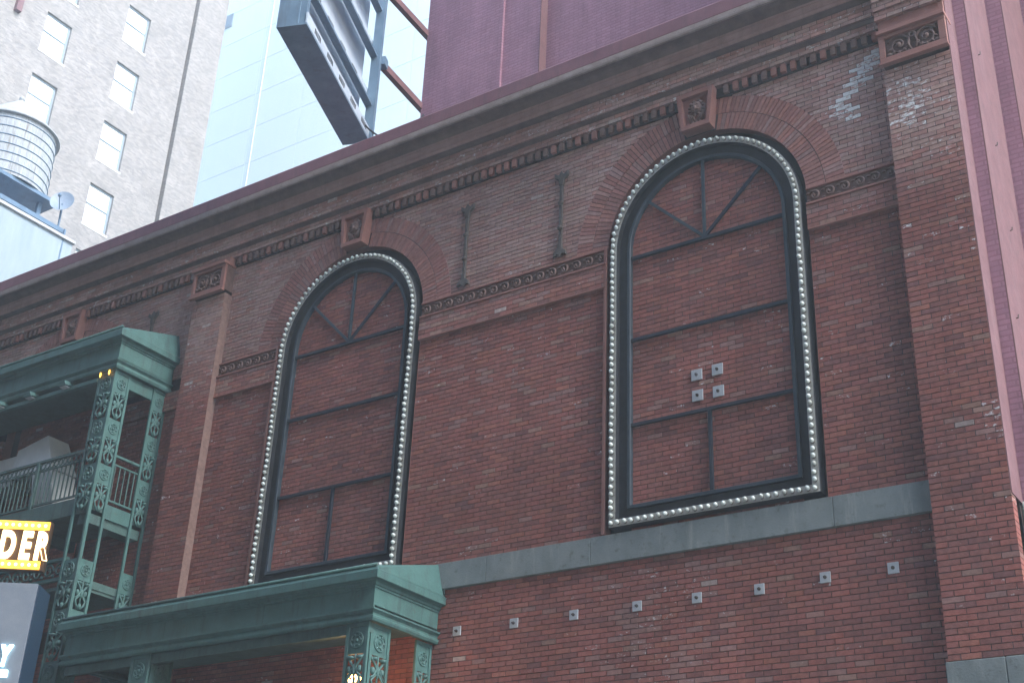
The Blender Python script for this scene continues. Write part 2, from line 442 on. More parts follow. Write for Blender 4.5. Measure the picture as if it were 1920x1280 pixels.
def lay(xa, xb, za, zb, y, zone, excl=None, bricks=None, back=None, depth=.03, z_off=0.0, soldier=False):
    """running bond on the plane y; returns list of bricks (x0,x1,z0,z1,y,depth,tint) and adds mortar strips to back"""
    rows = max(1, round((zb - za) / BH)); h = (zb - za) / rows
    for r in range(rows):
        z0 = za + r * h; z1 = z0 + h; zc = (z0 + z1) / 2
        g = math.floor(zc / BH + .5)
        off = (BL / 2 if g % 2 else 0) + vnoise(g * 1.7, 0, 1, 9) * .012
        header = False
        for a, b in subtract([(xa, xb)], excl(zc) if excl else []):
            back.quad((a, y + .009, z0), (b, y + .009, z0), (b, y + .009, z1), (a, y + .009, z1))
            L = BL / 2 if header else BL
            k = math.floor((a - off) / L); first = None; last = None
            while True:
                p = off + k * L; q = p + L; k += 1
                if p >= b: break
                p0, q0 = max(p, a), min(q, b)
                if q0 - p0 < .05 and b - a > .12:          # no slivers: the neighbour takes the end
                    if p <= a: first = a; continue
                    if q >= b and bricks and last is not None:
                        o = bricks[last]; bricks[last] = (o[0], b) + o[2:]; continue
                if first is not None: p0 = first; p = first; first = None
                last = len(bricks)
                j = JT / 2 * rnd.uniform(.8, 1.25)
                yy = y + rnd.uniform(-.003, .0025)
                dz = rnd.uniform(-.0012, .0012)
                bricks.append((p0 + (j if p > a else 0), q0 - (j if q < b else 0), z0 + JT / 2 + dz, z1 - JT / 2 + dz, yy, depth, brick_tint((p0 + q0) / 2, zc, zone)))

# facade dimensions (metres, facade plane y = 0, pavement z = 0)
XR, XL, X3 = -6.61, -12.82, -19.85          # arch centres
WH, ZS, ZB = 1.47, 11.17, 7.03              # half opening, springing line, bottom of the openings
ZF = ZS - .085                              # springing of the bulb frames, lower than the brick arch
RO = 1.99                                   # outer radius of the brick arch ring
PR = (-3.94, -3.10); PL = (-16.42, -15.66)  # piers
PY = -.16
BELT = (6.66, 7.02)
BAND = (10.60, 11.22)

theatre = thing('brick_theatre', (-13, 0, 0), 'dark red brick theatre front with two tall blind arches and bracketed cornice', 'building')
mort = MB()
wallb, pierb, panelb, cornb = [], [], [], []

def ex_wall(zc):
    ex = []
    for xc in (XR, XL, X3):
        if BELT[1] - .01 < zc <= ZS: ex.append((xc - WH, xc + WH))
        elif ZS < zc < ZS + RO:
            w = math.sqrt(RO * RO - (zc - ZS) ** 2); ex.append((xc - w, xc + w))
    for p in (PR, PL): ex.append((p[0] + .004, p[1] - .004))
    return ex
lay(-27, PR[0], 3.5, BELT[0], 0, 'wall', lambda z: [(PL[0] + .004, PL[1] - .004)], wallb, mort)
lay(-27, PR[0], BELT[1], BAND[0], 0, 'wall', ex_wall, wallb, mort)
lay(-27, PR[0], BAND[1], 13.13, 0, 'wall', ex_wall, wallb, mort)
# corbelled brick band under the carved frieze
def ex_band(z):
    return ex_wall(z)
lay(-27, PR[0], BAND[0], 10.95, -.055, 'wall', ex_band, wallb, mort, depth=.06)
# piers, full depth bricks so that the returns show courses
def pier(x0, x1, z0, z1):
    lay(x0, x1, z0, z1, PY, 'pier', None, pierb, mort, depth=abs(PY) + .01)
    m = MB().box(x0 + .008, x1 - .008, PY + .012, .02, z0, z1)
    mort.v, mort.f, mort.t = mort.v, mort.f, mort.t
    b = len(mort.v); mort.v += m.v; mort.f += [tuple(i + b for i in f) for f in m.f]; mort.t += m.t
pier(PR[0], PR[1], 5.0, 12.53); pier(PL[0], PL[1], 5.0, 12.56)
# brick panels inside the arches
def ex_panel(xc):
    def f(z):
        w = WH - .33
        if z > ZF: w = math.sqrt(max(0, w * w - (z - ZF) ** 2))
        return [(-99, xc - w), (xc + w, 99)]
    return f
for xc in (XR, XL, X3):
    lay(xc - WH, xc + WH, ZB + .02, ZF + WH - .34, .065, 'panel', ex_panel(xc), panelb, mort)
# brick courses of the cornice
CX0, CX1 = -27, PR[0] - .02
lay(CX0, CX1, 13.285, 13.415, -.10, 'cornice', None, cornb, mort, depth=.10)
lay(CX0, CX1, 13.455, 13.715, -.18, 'cornice', None, cornb, mort, depth=.10)
# the right pier rises through the cornice as a brick block stepping out
for i, (za, yy) in enumerate(((13.30, -.24), (13.43, -.27), (13.56, -.30), (13.69, -.33))):
    lay(PR[0] - .03, PR[1], za, za + .132 if i < 3 else 15.2, yy, 'cornice', None, cornb, mort, depth=.2)

mort.build('mortar_joints', M['mortar'], theatre, fix=False)
# lower wall below the bricks that can be told apart
MB().box(-27, -3.10, .004, .3, 0, 3.5).build('lower_wall', M['brick_tex'], theatre)
MB().box(-27, PR[1] - .012, .20, 2.9, 0, 14.0).build('wall_core', M['mortar'], theatre)

# nearest 300 bricks singly, the rest as one field per zone
allb = [(b, 'wall') for b in wallb] + [(b, 'pier') for b in pierb]
def cam_d2(b):
    return ((b[0] + b[1]) / 2 + 3.7) ** 2 + ((b[2] + b[3]) / 2 - 5.75) ** 2 * 1.2 if b[2] > 5.02 and b[1] > -9 and b[1] - b[0] > .09 else 1e9
order = sorted(range(len(allb)), key=lambda i: cam_d2(allb[i][0]))
single = set(order[:300])
def unit_brick(t, nm):
    m = MB(); m.cur = t
    m.box(-.5, .5, 0, 1, -.5, .5, back=False)
    return m.mesh(nm, M['brick'])
variants = {}
for i in order[:300]:
    x0, x1, z0, z1, y, d, t = allb[i][0]
    key = tuple(round(c / .018) for c in t[:3]) + (round(t[3] / .12),)
    if key not in variants: variants[key] = unit_brick(t, 'brick')
    link('brick', variants[key], theatre, ((x0 + x1) / 2, y, (z0 + z1) / 2), scale=(x1 - x0, d, z1 - z0))
def field(name, lst):
    m = MB()
    for x0, x1, z0, z1, y, d, t in lst:
        m.cur = t; m.box(x0, x1, y, y + d, z0, z1, back=False)
    o = m.build(name, M['brick'], theatre, fix=False)
    o['kind'] = 'stuff'
    return o
field('wall_bricks', [b for i, (b, k) in enumerate(allb) if k == 'wall' and i not in single])
field('pier_bricks', [b for i, (b, k) in enumerate(allb) if k == 'pier' and i not in single])
field('arch_panel_bricks', panelb)
field('cornice_bricks', cornb)

# arch rings
def voussoir_mesh(r0, r1, t, nm):
    a = .0345 * 2 / (r0 + r1) * 2 * .5
    a = (.054 / ((r0 + r1) / 2)) / 2
    m = MB(); m.cur = t
    pts = [(r0 * math.sin(-a), r0 * math.cos(-a)), (r0 * math.sin(a), r0 * math.cos(a)), (r1 * math.sin(a), r1 * math.cos(a)), (r1 * math.sin(-a), r1 * math.cos(-a))]
    m.prism(pts, -.006, .03)
    me = m.mesh(nm, M['brick'])
    return me
rings = ((WH, 1.725), (1.737, RO))
vm = {}
for ri, (r0, r1) in enumerate(rings):
    for k in range(10):
        vm[ri, k] = voussoir_mesh(r0, r1, brick_tint(-10 + k, 12, 'arch'), 'voussoir')
vst = MB()
for xc in (XR, XL, X3):
    bk = MB()
    N = 48
    for i in range(N):
        a0, a1 = math.pi * i / N, math.pi * (i + 1) / N
        bk.quad(*[(xc + r * math.cos(a), .006, ZS + r * math.sin(a)) for r, a in ((WH, a0), (RO, a0), (RO, a1), (WH, a1))])
    bk.build('arch_mortar', M['mortar'], theatre)
    for ri, (r0, r1) in enumerate(rings):
        n = round(math.pi * (r0 + r1) / 2 / .064)
        for i in range(n):
            th = -math.pi / 2 + math.pi * (i + .5) / n
            rm = (r0 + r1) / 2
            if abs(rm * math.sin(th)) < .24 and math.cos(th) > 0: continue
            if xc == X3 or (xc == XL and ri == 1) or (xc == XL and i < n * .12):
                a = (.054 / rm) / 2; vst.cur = brick_tint(xc + rm * math.sin(th), ZS + rm * math.cos(th), 'arch')
                vst.prism([(xc + r * math.sin(th + s), ZS + r * math.cos(th + s)) for r, s in ((r0, -a), (r0, a), (r1, a), (r1, -a))], -.006 + rnd.uniform(-.002, .002), .03)
                continue
            o = link('voussoir', vm[ri, rnd.randrange(10)], theatre, (xc, rnd.uniform(-.002, .002), ZS), rot=(0, th, 0))
o = vst.build('arch_ring_voussoirs', M['brick'], theatre, fix=False); o['kind'] = 'stuff'

def loop_pts(xc, w, o, y, seg=40, zb=ZB, ZS=ZS):
    ww = w - o; p = [(xc - ww, y, zb + o)]
    p += [(xc - ww, y, zb + o + (ZS - zb - o) * k / 4) for k in range(1, 4)]
    p += [(xc - ww * math.cos(math.pi * i / seg), y, ZS + ww * math.sin(math.pi * i / seg)) for i in range(seg + 1)]
    p += [(xc + ww, y, ZS - (ZS - zb - o) * k / 4) for k in range(1, 4)]
    p += [(xc + ww, y, zb + o)]
    return p
def sweep(m, xc, w, prof, closed=True, zs=ZF):
    L = [loop_pts(xc, w, q[0], q[1], ZS=q[2] if len(q) > 2 else zs) for q in prof]
    n = len(L[0])
    for a, b in zip(L, L[1:]):
        for i in range(n if closed else n - 1):
            j = (i + 1) % n
            m.quad(a[i], a[j], b[j], b[i])
    return m
for xc in (XR, XL, X3):
    m = sweep(MB(), xc, WH, [(0, -.004), (0, .16)], closed=False, zs=ZS)
    m.build('arch_reveal', M['terra'], theatre, fix=False)

# keystones
def keystone(xc):
    zt, zb, wt, wb = 13.285, 12.66, .285, .215
    P = lambda u, z: (xc + u * (wb + (wt - wb) * (z - zb) / (zt - zb)), z)
    y0 = -.17
    k = MB()
    fw = .24                                     # frame width as a share of the half width
    body = [P(-1, zb), P(1, zb), P(1, zt), P(-1, zt)]
    k.prism(body, -.10, .02)
    ko = k.build('keystone', M['terra'], theatre, bevel=.008)
    f = MB()
    zi0, zi1 = zb + .075, zt - .075
    for poly in ([P(-1, zb), P(1, zb), P(1 - fw, zi0), P(-1 + fw, zi0)], [P(1, zb), P(1, zt), P(1 - fw, zi1), P(1 - fw, zi0)],
                 [P(1, zt), P(-1, zt), P(-1 + fw, zi1), P(1 - fw, zi1)], [P(-1, zt), P(-1, zb), P(-1 + fw, zi0), P(-1 + fw, zi1)]):
        f.prism(poly, y0, -.099)
    f.build('keystone_frame', M['terra'], ko)
    g = MB()
    zc = 13.02
    g.ball((xc, -.115, zc), .085, .055, .10, 14, 10)               # carved lion-like mask amid leaves
    g.ball((xc, -.165, zc - .03), .024, .03, .04)
    for s in (-1, 1):
        g.ball((xc + s * .033, -.155, zc + .03), .02, .014, .014)
        g.ball((xc + s * .03, -.155, zc - .055), .032, .022, .022)
        g.ball((xc + s * .075, -.12, zc + .07), .03, .02, .03)
        for j in range(6):
            a = R(20 + j * 28) * s
            g.ball((xc + .105 * math.sin(a), -.108, zc + .115 * math.cos(a)), .026, .02, .036, rot=Matrix.Rotation(a, 3, 'Y'))
        for j in range(3):
            g.tube([(xc + s * (.02 + .035 * j), -.10, 12.78), (xc + s * (.04 + .035 * j), -.13, 12.86 + .015 * j), (xc + s * (.075 + .03 * j), -.12, 12.91 + .02 * j)], .022, 6, .008)
    for j in (-1, 0, 1):
        g.ball((xc + j * .055, -.11, 12.77), .02, .02, .045)
    g.build('carved_mask', M['carve'], ko, smooth=True)
for xc in (XR, XL, X3): keystone(xc)

def spiral(c, r0, r1, turns, a0, n, y, sgn=1, dy=0):
    return [(c[0] + (r0 + (r1 - r0) * t / n) * math.cos(a0 + sgn * turns * 2 * math.pi * t / n), y + dy * t / n,
             c[1] + (r0 + (r1 - r0) * t / n) * math.sin(a0 + sgn * turns * 2 * math.pi * t / n)) for t in range(n + 1)]
# terracotta panels at the pier heads
def head_panel(x0, x1, z0, z1, yb):
    b = MB().box(x0, x1, yb - .04, .02, z0, z1)
    po = b.build('carved_panel', M['terra_dark'], theatre)
    f = MB(); t = .065; yf = yb - .085
    f.box(x0 - .01, x1 + .01, yf, yb - .038, z0 - .02, z0 + t); f.box(x0 - .01, x1 + .01, yf, yb - .038, z1 - t * .8, z1)
    f.box(x0 - .01, x0 + t, yf + .001, yb - .038, z0 + t, z1 - t * .8); f.box(x1 - t * 1.3, x1 + .01, yf + .001, yb - .038, z0 + t, z1 - t * .8)
    f.box(x0 - .03, x1 + .02, yf - .03, yb - .038, z0 - .05, z0 - .02)
    f.box(x0 - .02, x1 + .02, yf - .05, .0, z1 + .001, z1 + .06)
    f.build('panel_frame', M['terra'], po, bevel=.006)
    g = MB(); xm = (x0 + x1) / 2; zm = (z0 + z1) / 2 + .01; hw = (x1 - x0) / 2 - t; yy = yb - .05
    for s in (-1, 1):
        c = (xm + s * hw * .5, zm - .01)
        g.tube(spiral(c, .165, .03, 1.7, R(90 - s * 60), 34, yy, s, -.02), .017, 6, .012)
        g.ball((c[0], yy - .02, c[1]), .035, .03, .035)
        g.tube([(xm + s * .02, yy, zm - .16), (xm + s * .06, yy - .02, zm - .04), (xm + s * .03, yy - .01, zm + .10)], .018, 6, .01)
        for j in range(5):
            a = R(200 + 35 * j)
            g.ball((c[0] + .12 * math.cos(a) * s, yy - .01, c[1] + .12 * math.sin(a)), .03, .02, .02, rot=Matrix.Rotation(-a * s, 3, 'Y'))
        g.ball((xm + s * hw * .86, yy - .005, zm - .12), .04, .025, .03)
    g.ring((xm, yy - .01, zm + .09), .04, .014, (1, 0, 0), (0, 0, 1), 14, 6)
    g.build('carved_scroll', M['carve'], po, smooth=True)
head_panel(PR[0], PR[1], 12.60, 13.02, PY)
head_panel(PL[0] - .02, PL[1], 12.62, 13.10, PY)
# returns above the pier panels
MB().box(PR[0] - .01, PR[1], PY - .03, .02, 13.081, 13.30).build('pier_head', M['terra'], theatre, bevel=.006)
MB().box(PL[0] - .03, PL[1] + .005, PY - .01, .02, 13.161, 13.284).build('pier_head', M['terra'], theatre, bevel=.006)
# strips on the pier returns, their sidelit tone put into the colour
MB().box(PL[1] - .002, PL[1] + .006, PY + .002, -.001, 5.2, 12.56).build('pier_return', M['carve'], theatre)
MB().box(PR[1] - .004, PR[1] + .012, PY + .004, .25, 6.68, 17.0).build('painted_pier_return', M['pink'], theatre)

# carved frieze over the corbelled band
def frieze(x0, x1):
    b = MB().box(x0, x1, -.016, .03, 10.982, 11.195)
    fo = b.build('carved_frieze', M['terra_dark'], theatre)
    m = MB(); m.box(x0, x1, -.075, .02, 10.951, 10.981); m.box(x0, x1, -.05, .02, 11.196, 11.222); m.box(x0, x1, -.068, -.001, 10.585, 10.605)
    m.build('frieze_fillet', M['terra'], fo, bevel=.005)
    n = max(1, round((x1 - x0) / .205)); p = (x1 - x0) / n
    g = MB()
    g.tube(spiral((0, 0), .075, .022, 1.1, R(130), 18, -.03, -1, -.012), .016, 6, .012)
    g.ball((-.005, -.036, 0), .02); g.ball((-.085, -.025, .05), .03, .015, .018); g.ball((-.08, -.025, -.06), .028, .015, .018)
    me = g.mesh('scroll', M['carve'], smooth=True)
    for i in range(n):
        link('scroll', me, fo, (x0 + p * (i + .55), 0, 11.085))
frieze(XR + WH + .004, PR[0]); frieze(XL + WH + .004, XR - WH - .004); frieze(PL[1] + .004, XL - WH - .004)
# strip at the left jambs, the lit reveal put into its colour
for xc in (XR, XL):
    MB().box(xc - WH - .045, xc - WH + .004, -.058, .0, ZB, 11.24).build('lit_jamb_strip', M['terra'], theatre, bevel=.008)

# dentils
dm = MB().box(-.036, .036, -.085, -.028, -.06, .07).mesh('dentil', M['terra'])
dm2 = MB().box(-.036, .036, -.08, -.028, -.062, .07).mesh('dentil', M['carve'])
x = PR[0] - .10
while x > -23.2:
    if all(abs(x - xc) > .33 for xc in (XR, XL, X3)) and not (PL[0] - .08 < x < PL[1] + .06):
        link('dentil', dm if rnd.random() < .35 else dm2, theatre, (x, 0, 13.205))
    x -= .142
MB().box(-27, PR[0] - .03, -.030, .04, 13.131, 13.284).build('dentil_backing', M['dark_gap'], theatre)

# moulded cornice as bands extruded along the front
def mould(name, prof, mat, x0=CX0, x1=CX1 + .01, bevel=0):
    m = MB(); n = len(prof)
    for (y0, z0), (y1, z1) in zip(prof, prof[1:]):
        m.quad((x0, y0, z0), (x1, y0, z0), (x1, y1, z1), (x0, y1, z1))
    m.quad(*[(x1, y, z) for y, z in prof]); m.quad(*[(x0, y, z) for y, z in prof])
    return m.build(name, mat, theatre, bevel=bevel)
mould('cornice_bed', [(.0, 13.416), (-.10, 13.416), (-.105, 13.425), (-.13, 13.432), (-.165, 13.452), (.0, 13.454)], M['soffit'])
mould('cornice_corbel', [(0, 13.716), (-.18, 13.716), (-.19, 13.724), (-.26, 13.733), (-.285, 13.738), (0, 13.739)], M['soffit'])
mould('cornice_band', [(0, 13.740), (-.285, 13.740), (-.295, 13.752), (-.295, 13.80), (-.305, 13.803), (-.305, 13.90), (-.32, 13.91), (-.325, 13.935), (0, 13.936)], M['cornice'])
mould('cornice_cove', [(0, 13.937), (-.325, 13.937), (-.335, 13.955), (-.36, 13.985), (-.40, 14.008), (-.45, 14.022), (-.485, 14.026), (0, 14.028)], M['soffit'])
mould('coping', [(0, 14.029), (-.495, 14.029), (-.505, 14.038), (-.51, 14.07), (-.505, 14.155), (-.48, 14.172), (0, 14.174)], M['coping'])
mould('roof_flashing', [(0, 14.176), (-.455, 14.176), (-.47, 14.20), (-.475, 14.405), (-.46, 14.43), (0.3, 14.46), (1.5, 14.46), (1.5, 14.176)], M['purple_metal'])

# stone belt and pier base
bx = [PR[0] - .002, -5.08, -8.28, -9.88, -11.6, -13.3, -15.64]
for a, b in zip(bx, bx[1:]):
    MB().box(b + .003, a - .003, -.05, .03, BELT[0], BELT[1]).build('belt_stone', M['stone'], theatre, bevel=.006)
for a, b in ((-3.36, -3.08), (-3.96, -3.366)):
    MB().box(a, b, PY - .05, .03, 4.2, 4.985).build('base_stone', M['stone'], theatre, bevel=.008)
MB().box(PL[0], PL[1], PY - .05, .03, 4.2, 4.985).build('base_stone', M['stone'], theatre, bevel=.008)
MB().box(-27, -3.96, -.02, .02, 3.4, 3.5).build('lower_ledge', M['stone'], theatre)

# ------------------------------------------------------------------ arched frames with bulbs
def bulb_frame(xc, label):
    t = thing('arched_bulb_frame', (xc, 0, ZB), label, 'light frame', 'arched frames of marquee bulbs')
    sweep(MB(), xc, WH, [(.004, .13, ZS), (.004, .115, ZS), (.065, .115), (.065, -.055), (.072, -.060)]).build('outer_channel', M['black'], t, fix=False)  # black frame sides; the back plate also puts the gap's shadow into colour
    sweep(MB(), xc, WH, [(.072, -.060), (.165, -.060)]).build('bulb_strip', M['strip'], t, fix=False)
    sweep(MB(), xc, WH, [(.165, -.060), (.172, -.055), (.172, .02), (.30, .035), (.30, .02)]).build('inner_channel', M['black'], t, fix=False)
    sweep(MB(), xc, WH, [(.30, .06), (.30, .0), (.305, -.006), (.345, -.006), (.35, .0), (.35, .075)]).build('inner_frame', M['steel_blue'], t, fix=False)
    b = MB().ball((0, -.037, 0), .029, .037, .029, 10, 7)
    me = b.mesh('bulb', M['bulb'], smooth=True); me_d = b.mesh('bulb', M['bulb_dusty'], smooth=True)
    s = MB().tube([(0, .002, 0), (0, -.012, 0)], .026, 10)
    sm = s.mesh('socket', M['socket'])
    w = WH - .118; zb = ZB + .118
    pos = []
    n = 28
    for i in range(n): pos.append((xc - w + 2 * w * (i + .0) / n, zb))
    n = round((ZF - zb) / .0955)
    for i in range(n): pos.append((xc + w, zb + (ZF - zb) * i / n)); pos.append((xc - w, zb + (ZF - zb) * (i + 1) / n))
    n = round(math.pi * w / .0955)
    for i in range(n): a = math.pi * i / n; pos.append((xc + w * math.cos(a), ZF + w * math.sin(a)))
    for px, pz in pos:
        o = link('bulb', me_d if rnd.random() < .16 else me, t, (px + rnd.uniform(-.003, .003), -.060, pz + rnd.uniform(-.003, .003)), rot=(rnd.gauss(0, .09), 0, rnd.gauss(0, .09)))
        so = bpy.data.objects.new('socket', sm); COL.objects.link(so); so.parent = o
    wi = WH - .335
    bz = {XR: (10.97, 9.70, 8.47), XL: (10.95, 9.83, 8.54)}[xc]
    for i, z in enumerate(bz):
        MB().box(xc - wi, xc + wi, .005, .05, z - .021, z + .021).build('glazing_bar', M['bar'], t)
    MB().box(xc - .021, xc + .021, .007, .048, ZB + .33, bz[2] - .023).build('glazing_bar', M['bar'], t)
    z0 = bz[0] + .02
    for dx in (0, .86, -.86):
        zz = ZF + math.sqrt(wi * wi - dx * dx) + .01
        MB().bar((xc, .028, z0), (xc + dx, .028, zz), .04, .034, up=(0, 1, 0)).build('spoke', M['steel_blue'] if dx <= 0 else M['bar'], t)
    return t
bulb_frame(XR, 'right-hand arched black window frame edged with unlit bulbs, four square plates inside it')
bulb_frame(XL, 'left-hand arched black window frame edged with unlit bulbs, its foot behind the green portico roof')

# plates
def anchor_plate(x, z, y, s, label, group):
    t = thing('anchor_plate', (x, y, z), label, 'anchor plate', group)
    MB().box(x - s, x + s, y - .016, y + .002, z - s, z + s).build('plate', M['plate'], t, bevel=.003)
    m = MB().tube([(x, y - .014, z), (x, y - .03, z)], .021, 6)
    m.tube([(x, y - .03, z), (x + .004, y - .06, z - .004)], .011, 8)
    m.build('bolt', M['bolt'], t)
px = [-10.32, -9.42, -8.525, -7.63, -6.83, -6.035, -5.24, -4.465]
names = ['first', 'second', 'third', 'fourth', 'fifth', 'sixth', 'seventh', 'last']
for i, x in enumerate(px):
    lab = 'small square steel plate in the row below the stone belt, %s from the green portico' % names[i]
    if i == 7: lab = 'small square steel plate at the right end of the row, nearest the brick pier'
    if i == 0: lab = 'small square steel plate in the row below the stone belt, closest to the green portico'
    anchor_plate(x, 6.07 + (.03 if i > 5 else 0), -.008, .062, lab, 'row of anchor plates under the stone belt')
for x, z, l in ((-6.79, 8.99, 'upper left'), (-6.50, 9.0, 'upper right'), (-6.785, 8.70, 'lower left'), (-6.495, 8.695, 'lower right')):
    anchor_plate(x, z, .058, .075, '%s of the four pale square plates inside the right arch' % l, 'four plates inside the right arch')

# iron wall anchors
def wall_anchor(x, z0, z1, label):
    t = thing('wall_anchor', (x, 0, z0), label, 'wall anchor', 'ornamental iron wall anchors')
    b = MB()
    b.prism([(x - .026, z0 + .12), (x + .026, z0 + .12), (x + .026, z1 - .14), (x - .026, z1 - .14)], -.045, -.006)
    b.build('bar', M['iron'], t, bevel=.006)
    h = MB()
    h.prism([(x - .03, z1 - .26), (x + .03, z1 - .26), (x + .05, z1 - .15), (x + .115, z1 - .10), (x + .12, z1 - .02), (x + .04, z1 - .07), (x, z1), (x - .04, z1 - .07), (x - .12, z1 - .02), (x - .115, z1 - .10), (x - .05, z1 - .15)], -.055, -.006)
    h.build('flared_head', M['iron'], t, bevel=.006)
    f = MB()
    f.prism([(x + .03, z0 + .22), (x - .03, z0 + .22), (x - .04, z0 + .14), (x - .10, z0 + .09), (x - .11, z0 + .02), (x - .045, z0 + .05), (x, z0), (x + .045, z0 + .05), (x + .11, z0 + .02), (x + .10, z0 + .09), (x + .04, z0 + .14)], -.055, -.006)
    f.build('flared_foot', M['iron'], t, bevel=.006)
    for k in (.33, .62):
        c = z0 + (z1 - z0) * k
        MB().ball((x, -.045, c), .048, .03, .038).build('boss', M['iron'], t, smooth=True)
wall_anchor(-10.58, 11.30, 12.77, 'rusty iron wall anchor with forked ends, between the arches, left one')
wall_anchor(-8.87, 11.31, 12.79, 'rusty iron wall anchor with forked ends, between the arches, right one')
wall_anchor(-17.62, 11.31, 12.77, 'rusty iron wall anchor head showing above the green balcony roof')

# ------------------------------------------------------------------ green iron portico and balcony
def U_sweep(m, x0, x1, yf, prof):
    for (o0, z0), (o1, z1) in zip(prof, prof[1:]):
        A = [(x0 - o0, .0, z0), (x0 - o0, yf - o0, z0), (x1 + o0, yf - o0, z0), (x1 + o0, .0, z0)]
        B = [(x0 - o1, .0, z1), (x0 - o1, yf - o1, z1), (x1 + o1, yf - o1, z1), (x1 + o1, .0, z1)]
        for i in range(3): m.quad(A[i], A[i + 1], B[i + 1], B[i])
    return m
def iron_cornice(t, x0, x1, yf, zb, zt, zr):
    H = zt - zb
    p = [(-.10, zb + .022), (-.02, zb + .02), (-.02, zb), (.02, zb), (.035, zb + .03), (.035, zb + .055), (.015, zb + .075), (.015, zb + .10), (.055, zb + .135), (.055, zb + .155), (.0, zb + .16),
         (.0, zt - .21), (.014, zt - .208), (.014, zt - .185), (.03, zt - .175), (.035, zt - .145), (.055, zt - .13), (.10, zt - .125), (.118, zt - .115), (.118, zt - .015), (.10, zt)]
    c = U_sweep(MB(), x0, x1, yf, p).build('cornice', M['green'], t, fix=False)
    r = MB()
    e = zt + .055
    a, b, cc, d = (x0 - .10, yf - .10, zt + .002), (x1 + .10, yf - .10, zt + .002), (x1 + .10, -.003, zt + .002), (x0 - .10, -.003, zt + .002)
    a2, b2 = (x0 - .06, yf - .06, e), (x1 + .055, yf - .06, e)
    c2, d2 = (x1 - .02, -.003, zr), (x0 + .02, -.003, zr)
    r.quad(a, b, b2, a2); r.quad(b, cc, c2, b2); r.quad(d, a, a2, d2); r.quad(a2, b2, c2, d2)
    r.build('sloped_roof', M['green'], t, fix=False)
    MB().tube([(x0 - .07, yf - .075, e + .01), (x1 + .06, yf - .075, e + .01)], .022, 8).build('roof_roll', M['green'], t, smooth=True)
    MB().bar((x1 - .02, -.03, zr - .02), (x1 + .09, -.03, zt + .02), .05, .03, up=(0, 1, 0)).build('flashing', M['green_dull'], t)
    MB().box(x0, x1, yf + .02, -.004, zb + .16, zb + .20).build('ceiling', M['green_dull'], t)
    # seams of the cornice sheets
    for k in range(1, int((x1 - x0) / 1.9) + 1):
        xs = x1 - k * 1.9
        if xs > x0 + .3: MB().box(xs - .006, xs + .006, yf - .004, yf + .01, zb + .165, zt - .205).build('seam', M['green_dull'], t)
    return c

def frame_fn(o, u, n):
    o, u, n = Vector(o), Vector(u), Vector(n)
    return lambda a, d, z: tuple(o + u * a + n * d + Vector((0, 0, z)))
motif_cache = {}
def pierced(t, o, u, n, w, z0, z1, open_ranges=()):
    """cast iron face: two stiles joined by end rails, with roundel plates and leafy openwork set between them"""
    hw = w / 2; sw = .045; iw = hw - sw
    F0 = frame_fn(o, u, n)
    st = MB()
    for s in (-1, 1):
        a, b = sorted((s * hw, s * (hw - sw)))
        st.prism([(a, z0), (b, z0), (b, z1), (a, z1)], .0, .035, F0)
    for za in (z0, z1 - .05): st.prism([(-iw - .002, za), (iw + .002, za), (iw + .002, za + .05), (-iw - .002, za + .05)], .001, .034, F0)
    fo = st.build('column_face', M['green'], t)
    key = (tuple(u), tuple(n), round(w, 3))
    if key not in motif_cache:
        F = frame_fn((0, 0, 0), u, n); ax, az = Vector(u), Vector((0, 0, 1))
        r = MB()
        r.prism([(-iw - .004, -.17), (iw + .004, -.17), (iw + .004, .168), (-iw - .004, .168)], .004, .022, F)
        r.ring(F(0, .026, 0), iw * .72, .013, ax, az, 18, 6); r.ring(F(0, .026, 0), iw * .40, .010, ax, az, 14, 5)
        r.ball(F(0, .026, 0), .026, .026, .026, 8, 5)
        for j in range(6):
            a = j * math.pi / 3
            r.ball(F(iw * .56 * math.cos(a), .024, iw * .56 * math.sin(a)), .02, .02, .02, 6, 4)
        g = MB(); top, bot, mid = .23, -.23, 0
        for s in (-1, 1):
            g.tube([F(s * iw, .018, top - .02), F(s * iw * .55, .03, top - .09), F(s * iw * .15, .03, mid + .07), F(s * iw * .5, .03, mid - .02), F(s * iw * .95, .018, mid - .06)], .02, 6, .016)
            g.tube([F(s * iw * .1, .02, bot + .01), F(s * iw * .6, .03, bot + .08), F(s * iw * .75, .028, mid - .08), F(s * iw * .2, .03, mid)], .02, 6, .014)
            g.ball(F(s * iw * .55, .025, top - .045), iw * .42, iw * .3, .03, 8, 5)
            g.ball(F(s * iw * .62, .022, mid + .04), iw * .25, iw * .25, .05, 8, 5)
        g.ball(F(0, .028, mid + .03), iw * .2, iw * .2, .085, 8, 5)
        g.ball(F(0, .028, bot + .06), iw * .3, iw * .25, .05, 8, 5)
        g.tube([F(0, .022, top), F(0, .024, bot)], .013, 6)
        motif_cache[key] = (r.mesh('roundel', M['green']), g.mesh('openwork', M['green'], smooth=True))
    rm, gm = motif_cache[key]
    z = z1 - .05
    def clear(a, b): return not any(a < q and b > p for p, q in open_ranges)
    while z - .80 > z0:
        if clear(z - .34, z): link('roundel', rm, fo, (o[0], o[1], z - .17))
        z -= .34
        if clear(z - .46, z): link('openwork', gm, fo, (o[0], o[1], z - .23))
        z -= .46
    return fo

